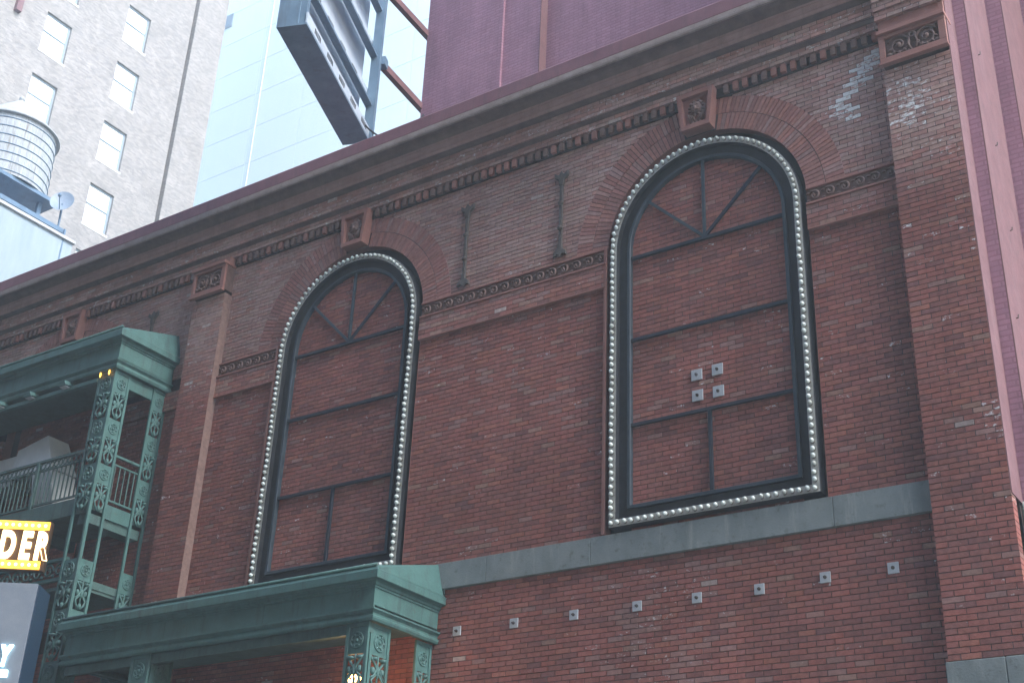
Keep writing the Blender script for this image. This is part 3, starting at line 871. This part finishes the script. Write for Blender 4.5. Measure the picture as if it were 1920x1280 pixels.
# lower portico
px0, px1, pyf = -16.58, -10.66, -1.33
portico = thing('iron_portico', (-13.6, -.7, 0), 'green cast-iron entrance portico with moulded cornice below the left arch', 'portico')
iron_cornice(portico, px0, px1, pyf, 5.93, 6.56, 7.02)
for (xa, xb) in ((-11.08, -10.72), (-15.07, -14.69)):
    pierced(portico, ((xa + xb) / 2, -1.28, 0), (1, 0, 0), (0, -1, 0), xb - xa, 0.0, 5.93)
    pierced(portico, (xb - .036, -1.065, 0), (0, 1, 0), (1, 0, 0), .385, 0.0, 5.93)
pierced(portico, (-10.756, -.17, 0), (0, 1, 0), (1, 0, 0), .33, 0.0, 5.93)
MB().box(px0 + .05, px1 - .06, -1.29, -1.21, 5.80, 5.929).build('lintel', M['green_dull'], portico)

# lit lantern inside the portico
ln = thing('lantern', (-11.19, -1.02, 5.2), 'lit amber scroll lamp behind the corner column of the green portico', 'lamp')
m = MB(); m.tube(spiral((-11.19, 5.33), .065, .018, 1.25, R(60), 22, -1.02, 1), .017, 8); m.tube([(-11.12, -1.02, 5.36), (-11.10, -1.02, 5.31), (-11.115, -1.02, 5.27)], .018, 6, .008)
m.tube([(-11.04, -1.02, 5.33), (-11.035, -1.02, 5.29)], .014, 6, .008)
m.build('glowing_scroll', M['e_lamp'], ln, smooth=True)
m = MB(); m.tube([(-11.19, -1.02, 5.27), (-11.19, -1.02, 5.0)], .015, 8); m.ball((-11.19, -1.02, 4.98), .05); m.tube([(-11.19, -1.02, 4.98), (-11.19, -1.2, 4.93)], .015, 8)
m.build('bracket', M['green_dull'], ln)
ld = bpy.data.lights.new('lantern_light', 'POINT'); ld.energy = 3.5; ld.color = (1, .45, .15); ld.shadow_soft_size = .08
lo = bpy.data.objects.new('lantern_light', ld); COL.objects.link(lo); lo.parent = ln; lo.location = (-.12, .12, .12)

# upper balcony
ux0, ux1, uyf = -25.5, -16.84, -1.19
loggia = thing('iron_balcony', (-21, -.6, 0), 'green cast-iron balcony with latticed columns and railing at upper left', 'balcony')
iron_cornice(loggia, ux0, ux1, uyf, 10.95, 11.62, 12.08)
for (xa, xb) in ((-17.29, -16.88), (-21.6, -21.19)):
    pierced(loggia, ((xa + xb) / 2, -1.13, 0), (1, 0, 0), (0, -1, 0), xb - xa, 2.8, 10.95, open_ranges=((7.80, 8.46),))
    pierced(loggia, (xb - .036, -.99, 0), (0, 1, 0), (1, 0, 0), .33, 2.8, 10.95, open_ranges=((7.80, 8.46),))
pierced(loggia, (-16.916, -.16, 0), (0, 1, 0), (1, 0, 0), .31, 2.8, 10.95, open_ranges=((7.80, 8.46),))
fl = MB().box(ux0, -16.93, -1.12, -.02, 8.52, 8.60).build('floor', M['green_dull'], loggia)
MB().box(ux0, -16.90, -1.125, -1.09, 8.47, 8.76).build('floor_fascia', M['green_dull'], loggia, bevel=.006)
MB().box(-16.96, -16.90, -.83, -.32, 8.44, 8.68).build('floor_fascia', M['green'], loggia, bevel=.006)
MB().box(-17.20, -16.94, -1.08, -.05, 8.30, 8.46).build('floor_joist', M['green_dull'], loggia)
for xx in (-18.6, -20.2, -22.0):
    MB().box(xx - .06, xx + .06, -1.08, -.05, 8.34, 8.515).build('floor_joist', M['green_dull'], loggia)
# beam with floodlights
MB().box(ux0, -17.30, -1.19, -1.11, 10.80, 10.87).build('eaves_beam', M['green'], loggia, bevel=.005)
MB().box(-16.95, -16.90, -.83, -.32, 10.72, 10.94).build('eaves_beam', M['green'], loggia, bevel=.005)
# railing
MB().box(ux0, -17.29, -1.085, -1.03, 9.60, 9.64).build('handrail', M['green_dull'], loggia)
MB().box(ux0, -17.29, -1.075, -1.04, 9.44, 9.465).build('middle_rail', M['green_dull'], loggia)
rl = MB().box(ux0, -17.29, -1.075, -1.04, 8.82, 8.85).build('bottom_rail', M['green_dull'], loggia)
bal = MB().box(-.009, .009, -.009, .009, 8.85, 9.44).mesh('baluster', M['green_dull'])
rg = MB().ring((0, 0, 9.532), .05, .011, (1, 0, 0), (0, 0, 1), 14, 5).mesh('railing_ring', M['green_dull'], smooth=True)
x = -17.38
while x > -21.2:
    link('baluster', bal, rl, (x, -1.057, 0)); link('railing_ring', rg, rl, (x - .055, -1.057, 0))
    x -= .112
MB().box(-16.945, -16.895, -.83, -.32, 9.50, 9.54).build('handrail', M['green'], loggia)
MB().box(-16.935, -16.905, -.83, -.32, 9.36, 9.385).build('middle_rail', M['green'], loggia)
rl2 = MB().box(-16.935, -16.905, -.83, -.32, 8.74, 8.77).build('bottom_rail', M['green'], loggia)
for k in range(5):
    y = -.78 + k * .102
    link('baluster', bal, rl2, (-16.92, y, -.08))
for xx in (-18.55,):
    MB().box(xx - .03, xx + .03, -1.09, -1.03, 8.77, 9.60).build('railing_post', M['green_dull'], loggia)
# lower scroll frieze between the columns
MB().box(ux0, -17.29, -1.09, -1.03, 7.74, 7.79).build('frieze_rail', M['green'], loggia)
MB().box(ux0, -17.29, -1.09, -1.03, 7.42, 7.47).build('frieze_rail', M['green'], loggia)
sc = MB(); sc.tube(spiral((0, 0), .12, .025, 1.4, 0, 22, 0, 1), .018, 6); sc.ball((.12, 0, -.08), .04, .02, .03)
scm = sc.mesh('scroll', M['green_dull'], smooth=True)
x = -17.45
while x > -21.0:
    link('scroll', scm, loggia, (x, -1.06, 7.605)); x -= .27
MB().box(-17.2, -16.93, -1.08, -.05, 7.30, 7.42).build('floor_joist', M['green_dull'], loggia)
MB().box(ux0, -16.95, -1.10, -.02, 7.25, 7.30).build('lower_floor', M['green_dull'], loggia)

# floodlights on the eaves beam
for i, (x, l) in enumerate(((-18.08, 'nearest the latticed corner column'), (-19.0, 'in the middle of three'), (-19.83, 'at the left edge of the picture'))):
    t = thing('floodlight', (x, -1.15, 10.87), 'small green floodlight on the balcony eaves beam, ' + l, 'floodlight', 'floodlights on the balcony eaves')
    MB().bar((x, -1.15, 10.87), (x, -1.17, 10.96), .03, .03).build('bracket', M['green_dull'], t)
    m = MB(); m.hexa([(x - .10, -1.30, 10.86), (x + .11, -1.30, 10.86), (x + .11, -1.13, 10.89), (x - .10, -1.13, 10.89), (x - .07, -1.32, 10.94), (x + .08, -1.32, 10.94), (x + .08, -1.13, 10.97), (x - .07, -1.13, 10.97)])
    m.build('lamp_housing', M['green'], t, bevel=.008)
    MB().box(x - .07, x + .08, -1.28, -1.16, 10.845, 10.858).build('lens', M['plate'], t)
# amber lamps in the corner of the eaves
for i, (x, l) in enumerate(((-17.23, 'left of the pair under the green balcony eaves'), (-17.01, 'right of the pair under the green balcony eaves'))):
    t = thing('amber_lamp', (x, -1.19, 10.9), 'tiny lit amber lamp, ' + l, 'lamp', 'pair of amber eaves lamps')
    m = MB(); m.ball((x, -1.19, 10.91), .014, .014, .05, 8, 6); m.build('glowing_bulb', M['e_amber'], t, smooth=True)
    MB().tube([(x, -1.19, 10.95), (x, -1.19, 10.99)], .016, 8).build('socket', M['bolt'], t)

# sheet metal duct standing on the balcony
du = thing('ventilation_duct', (-19, -.6, 8.6), 'pale grey sheet-metal ventilation duct behind the balcony railing', 'duct')
MB().hexa([(-18.95, -.75, 8.61), (-18.30, -.75, 8.61), (-18.30, -.25, 8.61), (-18.95, -.25, 8.61), (-19.12, -.78, 9.62), (-18.62, -.78, 9.62), (-18.62, -.25, 9.62), (-19.12, -.25, 9.62)]).build('riser', M['duct'], du, bevel=.01)
MB().hexa([(-19.75, -.80, 9.64), (-18.60, -.80, 9.64), (-18.60, -.25, 9.64), (-19.75, -.25, 9.64), (-19.80, -.70, 10.22), (-19.02, -.70, 10.36), (-19.02, -.25, 10.36), (-19.80, -.25, 10.22)]).build('hood', M['duct'], du, bevel=.01)
MB().box(-20.9, -19.78, -.70, -.25, 9.55, 10.12).build('side_duct', M['duct'], du, bevel=.01)

# ------------------------------------------------------------------ lit signs
sa = R(35)
SU = Vector((math.cos(sa), math.sin(sa), 0)); SN = Vector((math.sin(sa), -math.cos(sa), 0))
def letters(txt, size, bold, shear, o, mat, name, parent, depth=.02, sp=1.0, right=True, sx=.54):
    cu = bpy.data.curves.new(name, 'FONT'); cu.body = txt; cu.size = size; cu.offset = bold; cu.shear = shear; cu.extrude = depth; cu.space_character = sp
    cu.align_x = 'RIGHT' if right else 'LEFT'
    tmp = bpy.data.objects.new('tmp', cu); COL.objects.link(tmp)
    bpy.context.view_layer.update()
    dg = bpy.context.evaluated_depsgraph_get()
    me = bpy.data.meshes.new_from_object(tmp.evaluated_get(dg))
    bpy.data.objects.remove(tmp)
    me.materials.clear(); me.materials.append(mat)
    ob = bpy.data.objects.new(name, me); COL.objects.link(ob); ob.parent = parent
    mw = Matrix(((SU.x, 0, SN.x, 0), (SU.y, 0, SN.y, 0), (0, 1, 0, 0), (0, 0, 0, 1)))
    r = Vector(root_loc(parent))
    ob.matrix_local = Matrix.Translation(Vector(o) - r) @ mw @ Matrix.Diagonal((sx, 1, 1, 1))
    return ob
E0 = Vector((-16.56, -2.0, 0))               # right end of the sign face
def SP(a, d, z):                             # a metres along the face from its right end, d proud
    return tuple(E0 + SU * a + SN * d + Vector((0, 0, z)))
def sbox(m, a0, a1, d0, d1, z0, z1):
    return m.hexa([SP(a0, d1, z0), SP(a1, d1, z0), SP(a1, d0, z0), SP(a0, d0, z0), SP(a0, d1, z1), SP(a1, d1, z1), SP(a1, d0, z1), SP(a0, d0, z1)])
sg = thing('lit_letter_sign', tuple(E0 + Vector((0, 0, 7.2))), 'lit amber bulb sign reading DER cut by the left picture edge', 'sign')
sbox(MB(), -2.6, .0, -.12, 0, 7.19, 7.96).build('sign_face', M['sign_dark'], sg, bevel=.006)
bm_ = MB().ball((0, 0, 0), .026, .026, .026, 8, 6).mesh('bulb', M['e_yellow'], smooth=True)
for z0, z1, a1 in ((7.82, 7.945, -.02), (7.21, 7.335, -.05)):
    so = sbox(MB(), -2.5, a1, .0, .02, z0, z1).build('bulb_tray', M['e_orange'], sg)
    for k in range(16):
        link('bulb', bm_, so, SP(a1 - .06 - k * .098, .02, (z0 + z1) / 2))
for i, (ch, a) in enumerate((('R', .015), ('E', -.24), ('D', -.475))):
    letters(ch, .58, .022, .0, SP(a, .012, 7.375), M['e_letter'], 'letter_' + ch.lower(), sg)
cb = thing('sign_cabinet', tuple(E0 + Vector((0, 0, 4.5))), 'grey sign cabinet with lit white letter Y under the amber sign', 'sign')
sbox(MB(), -3.0, -.02, -.03, 0, 4.2, 7.0).build('sign_face', M['cab'], cb, bevel=.006)
sbox(MB(), -3.0, -.0, -.55, -.031, 4.2, 6.99).build('cabinet_body', M['cab_dark'], cb)
letters('Y', .40, .02, .1, SP(-.22, .012, 5.79), M['e_white'], 'letter_y', cb)
sbox(MB(), -3.0, -.19, .003, .03, 5.62, 5.72).build('underline_tube', M['e_white'], cb)

# ------------------------------------------------------------------ purple stage house and wing
sh = thing('purple_stage_house', (-9, 10, 0), 'tall purple painted brick block rising behind the theatre cornice', 'building')
MB().box(-14.3, -12.35, 3.0, 20, 0, 34).build('wall', M['purple'], sh)
MB().box(-12.35, -11.47, 3.06, 20, 0, 34).build('wall', M['purple'], sh)
MB().box(-11.47, -2.2, 3.28, 20, 0, 34).build('wall', M['purple'], sh)
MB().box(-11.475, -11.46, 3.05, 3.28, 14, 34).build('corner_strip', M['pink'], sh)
wg = thing('purple_side_wing', (-2.9, 1, 0), 'narrow purple brick strips stepping back at the right edge, beside the brick pier', 'building')
MB().box(-3.09, -2.945, .25, 3.0, 0, 22).build('wall', M['purple'], wg)
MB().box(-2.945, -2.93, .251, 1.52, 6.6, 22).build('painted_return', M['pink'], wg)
MB().box(-2.944, -2.735, 1.55, 3.2, 0, 22).build('wall', M['purple'], wg)
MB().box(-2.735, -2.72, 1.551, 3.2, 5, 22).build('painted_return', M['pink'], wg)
MB().box(-2.73, 0, 3.0, 5, 0, 22).build('wall', M['purple'], wg)
# small brackets on the painted strips
for y, z, in ((.6, 12.9), (.8, 11.6), (.9, 10.4), (.5, 9.0)):
    MB().tube([(-2.93, y, z), (-2.905, y, z), (-2.90, y, z + .04)], .007, 6).build('wall_hook', M['bolt'], wg)
# corrugated sheet below
co = thing('corrugated_sheet', (-2.6, .1, 4), 'grey corrugated metal sheeting beside the brick pier at lower right', 'metal sheet')
m = MB(); xs = [-3.06 + k * .019 for k in range(60)]
for i in range(len(xs) - 1):
    ya, yb = .10 + .018 * math.sin(i * 1.05), .10 + .018 * math.sin((i + 1) * 1.05)
    m.quad((xs[i], ya, 3.5), (xs[i + 1], yb, 3.5), (xs[i + 1], yb, 6.66), (xs[i], ya, 6.66))
    m.quad((xs[i + 1], yb + .006, 3.5), (xs[i], ya + .006, 3.5), (xs[i], ya + .006, 6.66), (xs[i + 1], yb + .006, 6.66))
m.build('corrugated_panel', M['corr'], co, smooth=True, fix=False)
MB().box(-3.08, -1.9, .13, .2, 6.50, 6.60).build('batten', M['corr'], co)

# ------------------------------------------------------------------ billboard frame over the roof
bb = thing('billboard', (-13.5, 0, 14.4), 'grey-blue steel back of a roof billboard projecting over the cornice', 'billboard')
A = Vector((-12.90, -1.73, 0)); B = Vector((-14.13, 1.42, 0)); dv = (B - A).normalized(); nv = Vector((dv.y, -dv.x, 0)); LB = (B - A).length
if nv.x < 0: nv = -nv
def bp(a, d, z): return tuple(A + dv * a + nv * d + Vector((0, 0, z)))
def bbx(m, a0, a1, d0, d1, z0, z1):
    return m.hexa([bp(a0, d0, z0), bp(a1, d0, z0), bp(a1, d1, z0), bp(a0, d1, z0), bp(a0, d0, z1), bp(a1, d0, z1), bp(a1, d1, z1), bp(a0, d1, z1)])
TH = .54; zb0, zt0 = 16.13, 23.0
bbx(MB(), 0, LB, -TH, -TH + .05, zb0, zt0).build('sign_panel', M['steel'], bb)
bbx(MB(), 0, LB, -TH + .05, -.002, zb0, zb0 + .04).build('bottom_plate', M['steel'], bb)
bbx(MB(), 0, .04, -TH + .05, -.16, zb0 + .04, zt0).build('end_plate', M['steel'], bb)
bbx(MB(), .05, LB - .02, -TH + .051, -.30, zb0 + .04, zt0).build('light_tray', M['steel_light'], bb)
bbx(MB(), 0, LB, -.03, .0, zb0 + .041, zb0 + .26).build('bottom_rail', M['steel_light'], bb)
bbx(MB(), 0, LB, -.30, -.24, zb0 + .55, zb0 + .62).build('tray_lip', M['steel'], bb)
for k in range(5):
    for j in range(5):
        a = .35 + k * .62 + j * .06
        bbx(MB(), a, a + .032, .0, .006, zb0 + .10, zb0 + .20).build('louvre_slot', M['black'], bb)
for z in (zb0 + .78, zb0 + 1.95, zb0 + 3.1):
    bbx(MB(), 0, LB + .12, -.14, .0, z, z + .05).build('angle_rail', M['steel'], bb)
    bbx(MB(), 0, LB, -.16, -.14, z + .05, z + .45).build('louvre_panel', M['steel_light'], bb)
    for k in range(4):
        for j in range(5):
            a = .45 + k * .66 + j * .06
            bbx(MB(), a, a + .032, -.139, -.134, z + .10, z + .36).build('louvre_slot', M['black'], bb)
bbx(MB(), LB - .10, LB, -.12, .06, zb0 - .2, zt0).build('post', M['steel'], bb)
bbx(MB(), .02, .12, -.16, -.04, zb0 + .04, zt0).build('post', M['steel'], bb)
bbx(MB(), LB - .02, LB + .16, -.1, .14, zb0 + 1.83, zb0 + 2.02).build('bracket', M['steel'], bb)
MB().bar((-14.24, 1.5, 18.18), (-14.36, 3.6, 18.02), .11, .15).build('support_beam', M['rust_beam'], bb)
MB().bar((-14.24, 1.5, 19.99), (-14.36, 3.6, 19.93), .11, .15).build('support_beam', M['rust_beam'], bb)
bbx(MB(), LB - .10, LB, -.12, .06, 14.4, zb0 - .2).build('roof_leg', M['steel'], bb)
m = MB(); pts = []
c0, c1 = Vector(bp(LB - .35, .01, zb0 + .14)), Vector((-14.2, 2.98, 17.80))
for k in range(15):
    t = k / 14; p = c0.lerp(c1, t); p.z -= .42 * 4 * t * (1 - t); pts.append(tuple(p))
m.tube(pts, .018, 6).build('cable', M['black'], bb, smooth=True)

# ------------------------------------------------------------------ background buildings
TX = -49.5
TS = 1.5
ty = lambda y: -13.75 + (y + 13.75) * TS
tz = lambda z: 1.6 + (z - 1.6) * TS
tw = thing('brick_tower', (TX - 10, 10, 0), 'tall pale buff brick tower with white sash windows at upper left', 'building')
ys = sorted([ty(8.43 - 2.99 * k) for k in range(4)]); wy = 1.01 * TS; wz = 1.56 * TS
rows = [tz(33.40 - 2.545 * k) for k in range(-3, 6)]
mt = MB()
# wall made of piers and spandrels so that the windows sit in real openings
y_lo, y_hi = ty(-3.0), ty(11.23); z_lo, z_hi = tz(18), 75
edges = [y_lo] + [e for y in ys for e in (y, y + wy)] + [y_hi]
def tq(ya, yb, za, zb, x=TX): mt.quad((x, ya, za), (x, yb, za), (x, yb, zb), (x, ya, zb))
for i in range(0, len(edges), 2): tq(edges[i], edges[i + 1], z_lo, z_hi)
zr = sorted(rows)
for y in ys:
    zz = z_lo
    for zt_ in zr:
        tq(y, y + wy, zz, zt_ - wz); zz = zt_
    tq(y, y + wy, zz, z_hi)
    for zt_ in zr:
        D = .28
        mt.quad((TX, y, zt_ - wz), (TX - D, y, zt_ - wz), (TX - D, y, zt_), (TX, y, zt_))
        mt.quad((TX, y + wy, zt_ - wz), (TX - D, y + wy, zt_ - wz), (TX - D, y + wy, zt_), (TX, y + wy, zt_))
        mt.quad((TX, y, zt_), (TX - D, y, zt_), (TX - D, y + wy, zt_), (TX, y + wy, zt_))
        mt.quad((TX, y, zt_ - wz), (TX - D, y, zt_ - wz), (TX - D, y + wy, zt_ - wz), (TX, y + wy, zt_ - wz))
# recessed slot and the corner pier
tq(y_hi + .28, ty(12.78), z_lo, z_hi)
mt.quad((TX, y_hi, z_lo), (TX - .35, y_hi, z_lo), (TX - .35, y_hi, z_hi), (TX, y_hi, z_hi))
mt.quad((TX, y_hi + .28, z_lo), (TX - .35, y_hi + .28, z_lo), (TX - .35, y_hi + .28, z_hi), (TX, y_hi + .28, z_hi))
mt.quad((TX - .35, y_hi, z_lo), (TX - .35, y_hi + .28, z_lo), (TX - .35, y_hi + .28, z_hi), (TX - .35, y_hi, z_hi))
yc = ty(12.78)
mt.quad((TX, yc, z_lo), (TX - 20, yc, z_lo), (TX - 20, yc, z_hi), (TX, yc, z_hi))
mt.quad((TX, y_lo, z_lo), (TX - 20, y_lo, z_lo), (TX - 20, y_lo, z_hi), (TX, y_lo, z_hi))
mt.quad((TX, y_lo, z_hi), (TX, yc, z_hi), (TX - 20, yc, z_hi), (TX - 20, y_lo, z_hi))
mt.build('wall', M['tower'], tw, fix=False)
MB().box(TX - 20, TX - .4, y_lo + .05, yc - .05, 0, z_hi - .1).build('wall_core', M['tower'], tw)
fm = MB(); t_ = .09
fm.box(-.03, .03, 0, t_, 0, wz); fm.box(-.03, .03, wy - t_ * 1.5, wy, 0, wz); fm.box(-.03, .03, t_, wy - t_ * 1.5, 0, t_); fm.box(-.03, .03, t_, wy - t_ * 1.5, wz - t_, wz)
fm.box(-.03, .05, t_, wy - t_ * 1.5, wz * .52, wz * .52 + .08)
fme = fm.mesh('window', M['winframe'])
pa = MB().box(-.012, .0, t_, wy - t_ * 1.5, wz * .52 + .08, wz - t_).mesh('pane', M['pane'])
pb = MB().box(-.012, .0, t_, wy - t_ * 1.5, t_, wz * .52).mesh('pane', M['pane'])
sl = MB().box(-.02, .05, -.06, wy + .06, -.14, 0).mesh('sill', M['tower_trim'])
for y in ys:
    if y < ty(1): continue
    for zt_ in zr:
        w = link('window', fme, tw, (TX - .16, y, zt_ - wz))
        for me, nm in ((pa, 'pane'), (pb, 'pane')):
            o = bpy.data.objects.new(nm, me); COL.objects.link(o); o.parent = w
        o = bpy.data.objects.new('sill', sl); COL.objects.link(o); o.parent = w; o.location = (.13, 0, 0)
MB().box(TX, TX + .25, ty(4.25), ty(4.45), tz(30), z_hi).build('dark_edge_strip', M['rust_beam'], tw)  # dark vertical strip along another edge of the tower wall

wt = thing('white_office_block', (-60, 45, 0), 'white clad office block with fine panel joints behind the billboard', 'building')
MB().box(-95, -35, 40.12, 60, 0, 90).build('wall_core', M['white_joint'], wt)
k = 0; z = 46.05
panel_w = 5.0
band = MB().box(0, panel_w - .03, 0, .15, 0, 3.12).mesh('cladding_panel', M['white'])
while z < 84:
    for j in range(9):
        link('cladding_panel', band, wt, (-82 + j * panel_w, 39.97, z))
    z += 3.155
MB().box(-61.56, -61.50, 39.93, 40.0, 40, 90).build('fin', M['fin'], wt)
MB().box(-66.9, -66.0, 39.9, 39.965, 70.0, 71.3).build('window', M['winframe'], wt)

LS = 38 / 26
ly = lambda y: -13.75 + (y + 13.75) * LS
lz = lambda z: 1.6 + (z - 1.6) * LS
lb = thing('pale_blue_building', (-42, 5, 0), 'low pale blue rendered building with rooftop at the left edge', 'building')
MB().box(-48, -38, -6, ly(3.60), 0, lz(18.66)).build('wall', M['paleblue'], lb)
MB().box(-48, -37.9, -6, ly(3.64), lz(18.66), lz(18.74)).build('parapet_cap', M['tower_trim'], lb)
MB().box(-38.4, -38.1, -6, ly(3.38), lz(18.86), lz(18.98)).build('roof_beam', M['steel'], lb)
for yy in (ly(.6), ly(1.7), ly(2.6), ly(3.3)):
    MB().box(-38.35, -38.15, yy, yy + .12, lz(18.74), lz(18.86)).build('beam_foot', M['steel'], lb)
MB().box(-47, -38.6, -6, ly(3.2), lz(18.74), lz(18.80)).build('roof_deck', M['steel'], lb)
MB().box(-38.05, -37.99, ly(3.28), ly(3.28) + .06, lz(16), lz(18.95)).build('pipe', M['steel'], lb)

tk = thing('water_tank', (-40.6, 9.75, lz(18.8)), 'weathered wooden rooftop water tank with iron hoops and conical roof', 'water tank')
cx, cy, tr = -40.6, 9.72, 1.72
z0t, z1t = 28.55, 31.25
m = MB(); n = 44
for i in range(n):
    a0, a1 = 2 * math.pi * (i + .012) / n, 2 * math.pi * (i + .988) / n
    r0 = tr * 1.0; r1 = tr * .95
    m.hexa([(cx + (r0 - .06) * math.cos(a0), cy + (r0 - .06) * math.sin(a0), z0t), (cx + r0 * math.cos(a0), cy + r0 * math.sin(a0), z0t), (cx + r0 * math.cos(a1), cy + r0 * math.sin(a1), z0t), (cx + (r0 - .06) * math.cos(a1), cy + (r0 - .06) * math.sin(a1), z0t),
            (cx + (r1 - .06) * math.cos(a0), cy + (r1 - .06) * math.sin(a0), z1t), (cx + r1 * math.cos(a0), cy + r1 * math.sin(a0), z1t), (cx + r1 * math.cos(a1), cy + r1 * math.sin(a1), z1t), (cx + (r1 - .06) * math.cos(a1), cy + (r1 - .06) * math.sin(a1), z1t)])
m.build('staves', M['tank'], tk)
for k in range(7):
    f = (k + .35) / 7; z = z0t + (z1t - z0t) * f
    MB().ring((cx, cy, z), tr * (1 - .05 * f) + .012, .02, (1, 0, 0), (0, 1, 0), 40, 5).build('hoop', M['steel'], tk)
m = MB(); n = 32
for i in range(n):
    a0, a1 = 2 * math.pi * i / n, 2 * math.pi * (i + 1) / n; rr = tr + .06
    m.quad((cx + rr * math.cos(a0), cy + rr * math.sin(a0), z1t), (cx + rr * math.cos(a1), cy + rr * math.sin(a1), z1t), (cx, cy, z1t + 1.75))
    m.quad((cx + rr * math.cos(a0), cy + rr * math.sin(a0), z1t - .05), (cx + rr * math.cos(a1), cy + rr * math.sin(a1), z1t - .05), (cx + rr * math.cos(a1), cy + rr * math.sin(a1), z1t), (cx + rr * math.cos(a0), cy + rr * math.sin(a0), z1t))
    m.quad((cx + rr * math.cos(a0), cy + rr * math.sin(a0), z1t - .05), (cx + rr * math.cos(a1), cy + rr * math.sin(a1), z1t - .05), (cx, cy, z1t - .05))
m.build('conical_roof', M['tankroof'], tk, fix=False)
MB().ball((cx, cy, z1t + 1.75), .12).build('finial', M['tankroof'], tk)
for dx in (-1, 1):
    for dy in (-1, 1):
        MB().box(cx + dx * 1.1 - .08, cx + dx * 1.1 + .08, cy + dy * 1.1 - .08, cy + dy * 1.1 + .08, lz(18.8), z0t - .16).build('leg', M['steel'], tk)
MB().box(cx - 1.6, cx + 1.6, cy - 1.6, cy + 1.6, z0t - .16, z0t - .01).build('platform', M['steel'], tk)

ds = thing('satellite_dish', (-38.25, 11.0, lz(18.98)), 'small grey satellite dish on the roof edge beside the water tank', 'satellite dish')
dc = Vector((-38.25, 10.98, 28.05)); dn = Vector((.62, -.72, .30)).normalized()
da = dn.cross(Vector((0, 0, 1))).normalized(); db = da.cross(dn)
m = MB(); n = 24; prev = None
for k in range(5):
    r = .53 * k / 4; d = .16 * (k / 4) ** 2
    ringp = [tuple(dc + da * (r * .82 * math.cos(2 * math.pi * i / n)) + db * (r * math.sin(2 * math.pi * i / n)) + dn * d) for i in range(n)]
    if prev:
        for i in range(n): m.quad(prev[i], prev[(i + 1) % n], ringp[(i + 1) % n], ringp[i])
    prev = ringp
m.build('reflector', M['dish'], ds, smooth=True, fix=False)
m = MB(); m.tube([tuple(dc - db * .45 + dn * .12), tuple(dc + dn * .55 - db * .15)], .02, 6); m.ball(tuple(dc + dn * .55 - db * .15), .07)
m.build('feed_arm', M['steel'], ds)
MB().tube([tuple(dc), (-38.3, 11.05, lz(18.95))], .04, 6).build('mast', M['steel'], ds)

# ------------------------------------------------------------------ unseen street row behind the viewer, added to shade the facade
ob = thing('added_opposite_row', (-18, -24, 0), 'plain brown brick row across the street, unseen, added to shade the theatre front', 'building')
MB().box(-75, 22, -34, -19, 0, 36).build('wall', M['far'], ob)
MB().box(-75, 22.2, -34, -18.6, 36.002, 36.6).build('cornice', M['stone'], ob)
wm = MB().box(-.6, .6, -.05, .05, 0, 1.9).mesh('window', M['glass_dark'])
for r in range(9):
    for c in range(24):
        link('window', wm, ob, (-72 + c * 4, -18.98, 2.2 + r * 3.6))

# ------------------------------------------------------------------ haze volume, added to stand for the lens veil
hz = MB().box(-130, 70, -60, 75, -1.2, 96).build('haze', None)
hz['kind'] = 'stuff'
hm = bpy.data.materials.new('added_haze'); hm.use_nodes = True
hn = hm.node_tree.nodes; hl = hm.node_tree.links
hn.remove(hn['Principled BSDF'])
pv = hn.new('ShaderNodeVolumePrincipled'); pv.inputs['Color'].default_value = (.90, .98, 1, 1); pv.inputs['Density'].default_value = .0032; pv.inputs['Anisotropy'].default_value = .2
hl.new(pv.outputs[0], hn['Material Output'].inputs['Volume'])
hz.data.materials.append(hm)
